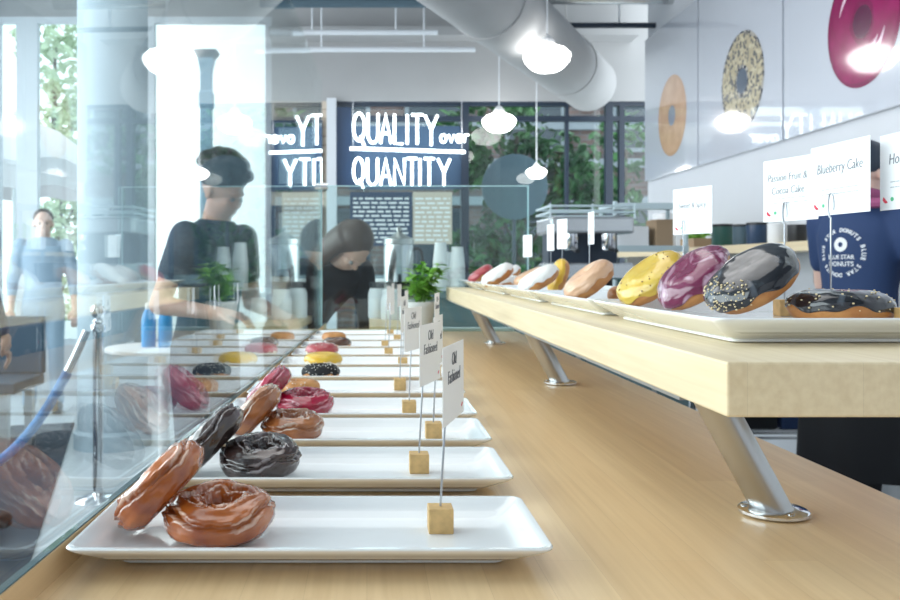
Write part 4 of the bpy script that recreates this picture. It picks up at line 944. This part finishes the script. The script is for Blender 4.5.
    if hairstyle == 'curly':
        he_((0, .030, .070), (.098, .110, .086))
        for k in range(60):
            a = rn.uniform(0, 6.28); f = rn.uniform(.1, 1.5); p = Vector((math.sin(f)*math.cos(a)*.098, .03+math.sin(f)*math.sin(a)*.11, .066+math.cos(f)*.090))
            if p.y < -.045 and p.z < .085: continue
            he_(p, (.028,)*3)
    elif hairstyle == 'long':
        he_((0, .028, .045), (.088, .098, .088))
        for k in range(26):
            a = -.45+k/25*(PI+.9); x = .083*math.cos(a); y = .03+.085*math.sin(a)
            tube(bm, cat([hd((x, y, .05)), hd((x*1.12, y*1.05, -.06)), hd((x*1.15, y*.9+rn.uniform(-.02, .02), -.16)), hd((x*1.05, y*.7-.02, -.23))], 4), [.020*s]*6+[.018*s]*4+[.012*s]*3, 8)
    elif hairstyle == 'cap':
        he_((0, .020, .050), (.086, .103, .085)); he_((0, -.10, .045), (.062, .06, .010))
    else:
        he_((0, .030, .050), (.083, .095, .078)); he_((0, .065, -.01), (.070, .045, .060))
    obj('cap' if hairstyle == 'cap' else 'hair', remesh(bm, .009, 2), M[hair], t, True, angle=180)
    if extra: extra(t, up, hd, s)
    if logo:
        me = shirt_o.data; b2 = bmesh.new(); b2.from_mesh(me); bvh = BVHTree.FromBMesh(b2)
        def project(src, cx, cz):
            for v in list(src.verts):
                hit = bvh.ray_cast(up((cx+v.co.x, .6, cz+v.co.y)), Vector((0, -1, 0)))
                q = hit[0] if hit[0] else up((cx+v.co.x, .12, cz+v.co.y))
                v.co = q+Vector((0, .0025, 0))
            return src
        def pt(text, size, cx, cz): # flip x: seen from behind
            b = text_bm(text, size, extrude=0, offset=size*.02); bmesh.ops.scale(b, vec=(-1, 1, 1), verts=b.verts); bmesh.ops.subdivide_edges(b, edges=b.edges, cuts=1); return project(b, cx, cz)
        ring = 'DONUTS BLUE STAR DONUTS BLUE STAR '; acc = bmesh.new(); cz = 1.23; cx = 0
        for k, ch in enumerate(ring):
            if ch == ' ': continue
            a = PI/2-2*PI*k/len(ring); r = .088
            b = text_bm(ch, .021, extrude=0, offset=.0008)
            b.transform(Matrix.Rotation(a-PI/2, 4, 'Z')); bmesh.ops.translate(b, vec=(r*math.cos(a), r*math.sin(a), 0), verts=b.verts); bmesh.ops.scale(b, vec=(-1, 1, 1), verts=b.verts)
            merge(acc, project(b, cx, cz), Matrix())
        obj('ring_lettering', acc, M['print'], shirt_o, False)
        b = bmesh.new(); n = 30
        loft(b, [[Vector((rr*math.cos(2*PI*i/n), .032+rr*math.sin(2*PI*i/n), 0)) for i in range(n)] for rr in (.028, .020, .010)], False, False); obj('round_emblem', project(b, cx, cz), M['print'], shirt_o, False)
        obj('print_lettering', pt('BLUE STAR', .023, cx, cz-.018), M['print'], shirt_o, False); obj('print_lettering', pt('DONUTS', .026, cx, cz-.045), M['print'], shirt_o, False); b2.free()
    return t
# customer behind the left glass, facing right and looking down
person('person in a dark blue-grey T-shirt with curly black hair, looking down at the donuts', (-.63, 3.42, FZ), math.radians(58), lean=.12, H=1.60,
       arms={('e', -1): (-.27, .02, 1.12), ('w', -1): (-.20, -.23, 1.12), ('e', 1): (.25, -.02, 1.12), ('w', 1): (.16, -.25, 1.10)}, shirt='tgrey', pants='jeans', hairstyle='curly', head=(.30, 0, .1))
person('person with long dark brown hair and dark jacket, bending over the end of the counter', (-.36, 4.32, FZ), math.radians(38), lean=.86, H=1.62,
       arms={('e', -1): (-.24, -.20, 1.20), ('w', -1): (-.14, -.40, 1.06), ('e', 1): (.24, -.20, 1.20), ('w', 1): (.12, -.42, 1.05)}, shirt='tbrown', pants='blackcloth', skin='skin', hair='hairbr', hairstyle='long', head=(.25, 0, 0), sleeve=1.8)
def scarf(t, up, hd, s):
    bm = bmesh.new(); n = 40
    loft(bm, [[Vector(((a+.008*math.sin(7*2*PI*i/n)*f)*math.cos(2*PI*i/n), (b_+.008*math.sin(7*2*PI*i/n)*f)*math.sin(2*PI*i/n), z))*s for i in range(n)] for z, a, b_, f in ((.40, .235, .205, 1), (.60, .225, .195, .8), (.80, .200, .165, .4), (.95, .182, .140, .1), (1.0, .170, .132, 0), (1.0, .160, .122, 0), (.8, .19, .155, .4), (.41, .225, .195, 1))], False, False); obj('apron', bm, M['blackcloth'], t)
    bm = bmesh.new(); n = 24
    tube(bm, [up((.085*math.cos(2*PI*i/n), .02+.08*math.sin(2*PI*i/n), 1.475+.012*math.sin(3*2*PI*i/n))) for i in range(n+1)], .028*s, 10)
    tube(bm, cat([up((-.04, .10, 1.47)), up((-.11, .105, 1.45)), up((-.17, .09, 1.45))]), .020*s, 8); obj('scarf', bm, M['pinkcloth'], t)
person('person in a navy T-shirt with a round white back print, black trousers and navy cap', (1.90, 3.40, FZ), math.radians(114), lean=.06, H=1.68,
       arms={('e', -1): (-.29, .0, 1.13), ('w', -1): (-.30, -.12, .92), ('e', 1): (.22, -.08, 1.14), ('w', 1): (.13, -.22, 1.02)}, shirt='tnavy', pants='blackcloth', skin='skin2', hair='navyframe', hairstyle='cap', logo=True, sleeve=.62, extra=scarf, legs={('k', -1): (-.10, .08, .50), ('a', -1): (-.11, .16, .09), ('k', 1): (.10, -.15, .50), ('a', 1): (.11, -.10, .09)})
person('person in a dark navy top and dark jeans at the left edge of the picture', (-1.74, 3.85, FZ), math.radians(95), H=1.70, shirt='tnavy', pants='jeans', hairstyle='short', sleeve=1.9)
person('person in a pale blue shirt standing far back near the left windows', (-2.62, 7.1, FZ), math.radians(20), H=1.66, shirt='tlight', pants='tlight', skin='skin2', hair='hairbr', hairstyle='short', sleeve=1.5)

bm = bmesh.new(); loft(bm, [[Vector((-1.33, 3.45, z)), Vector((-2.2, 6.6, z)), Vector((-3.5, 6.2, z)), Vector((-3.4, 2.2, z)), Vector((-1.0, 2.2, z))] for z in (FZ+.0005, FZ+.008)])  # thin dark slab added only to darken this stretch of floor
tag(obj('floor_dark_patch', bm, mat('dark_blue_floor_patch', (.012, .028, .05), .85, noise=.3, nscale=60), None, False), 'large dark blue patch added to darken the floor at the far left', 'floor patch')
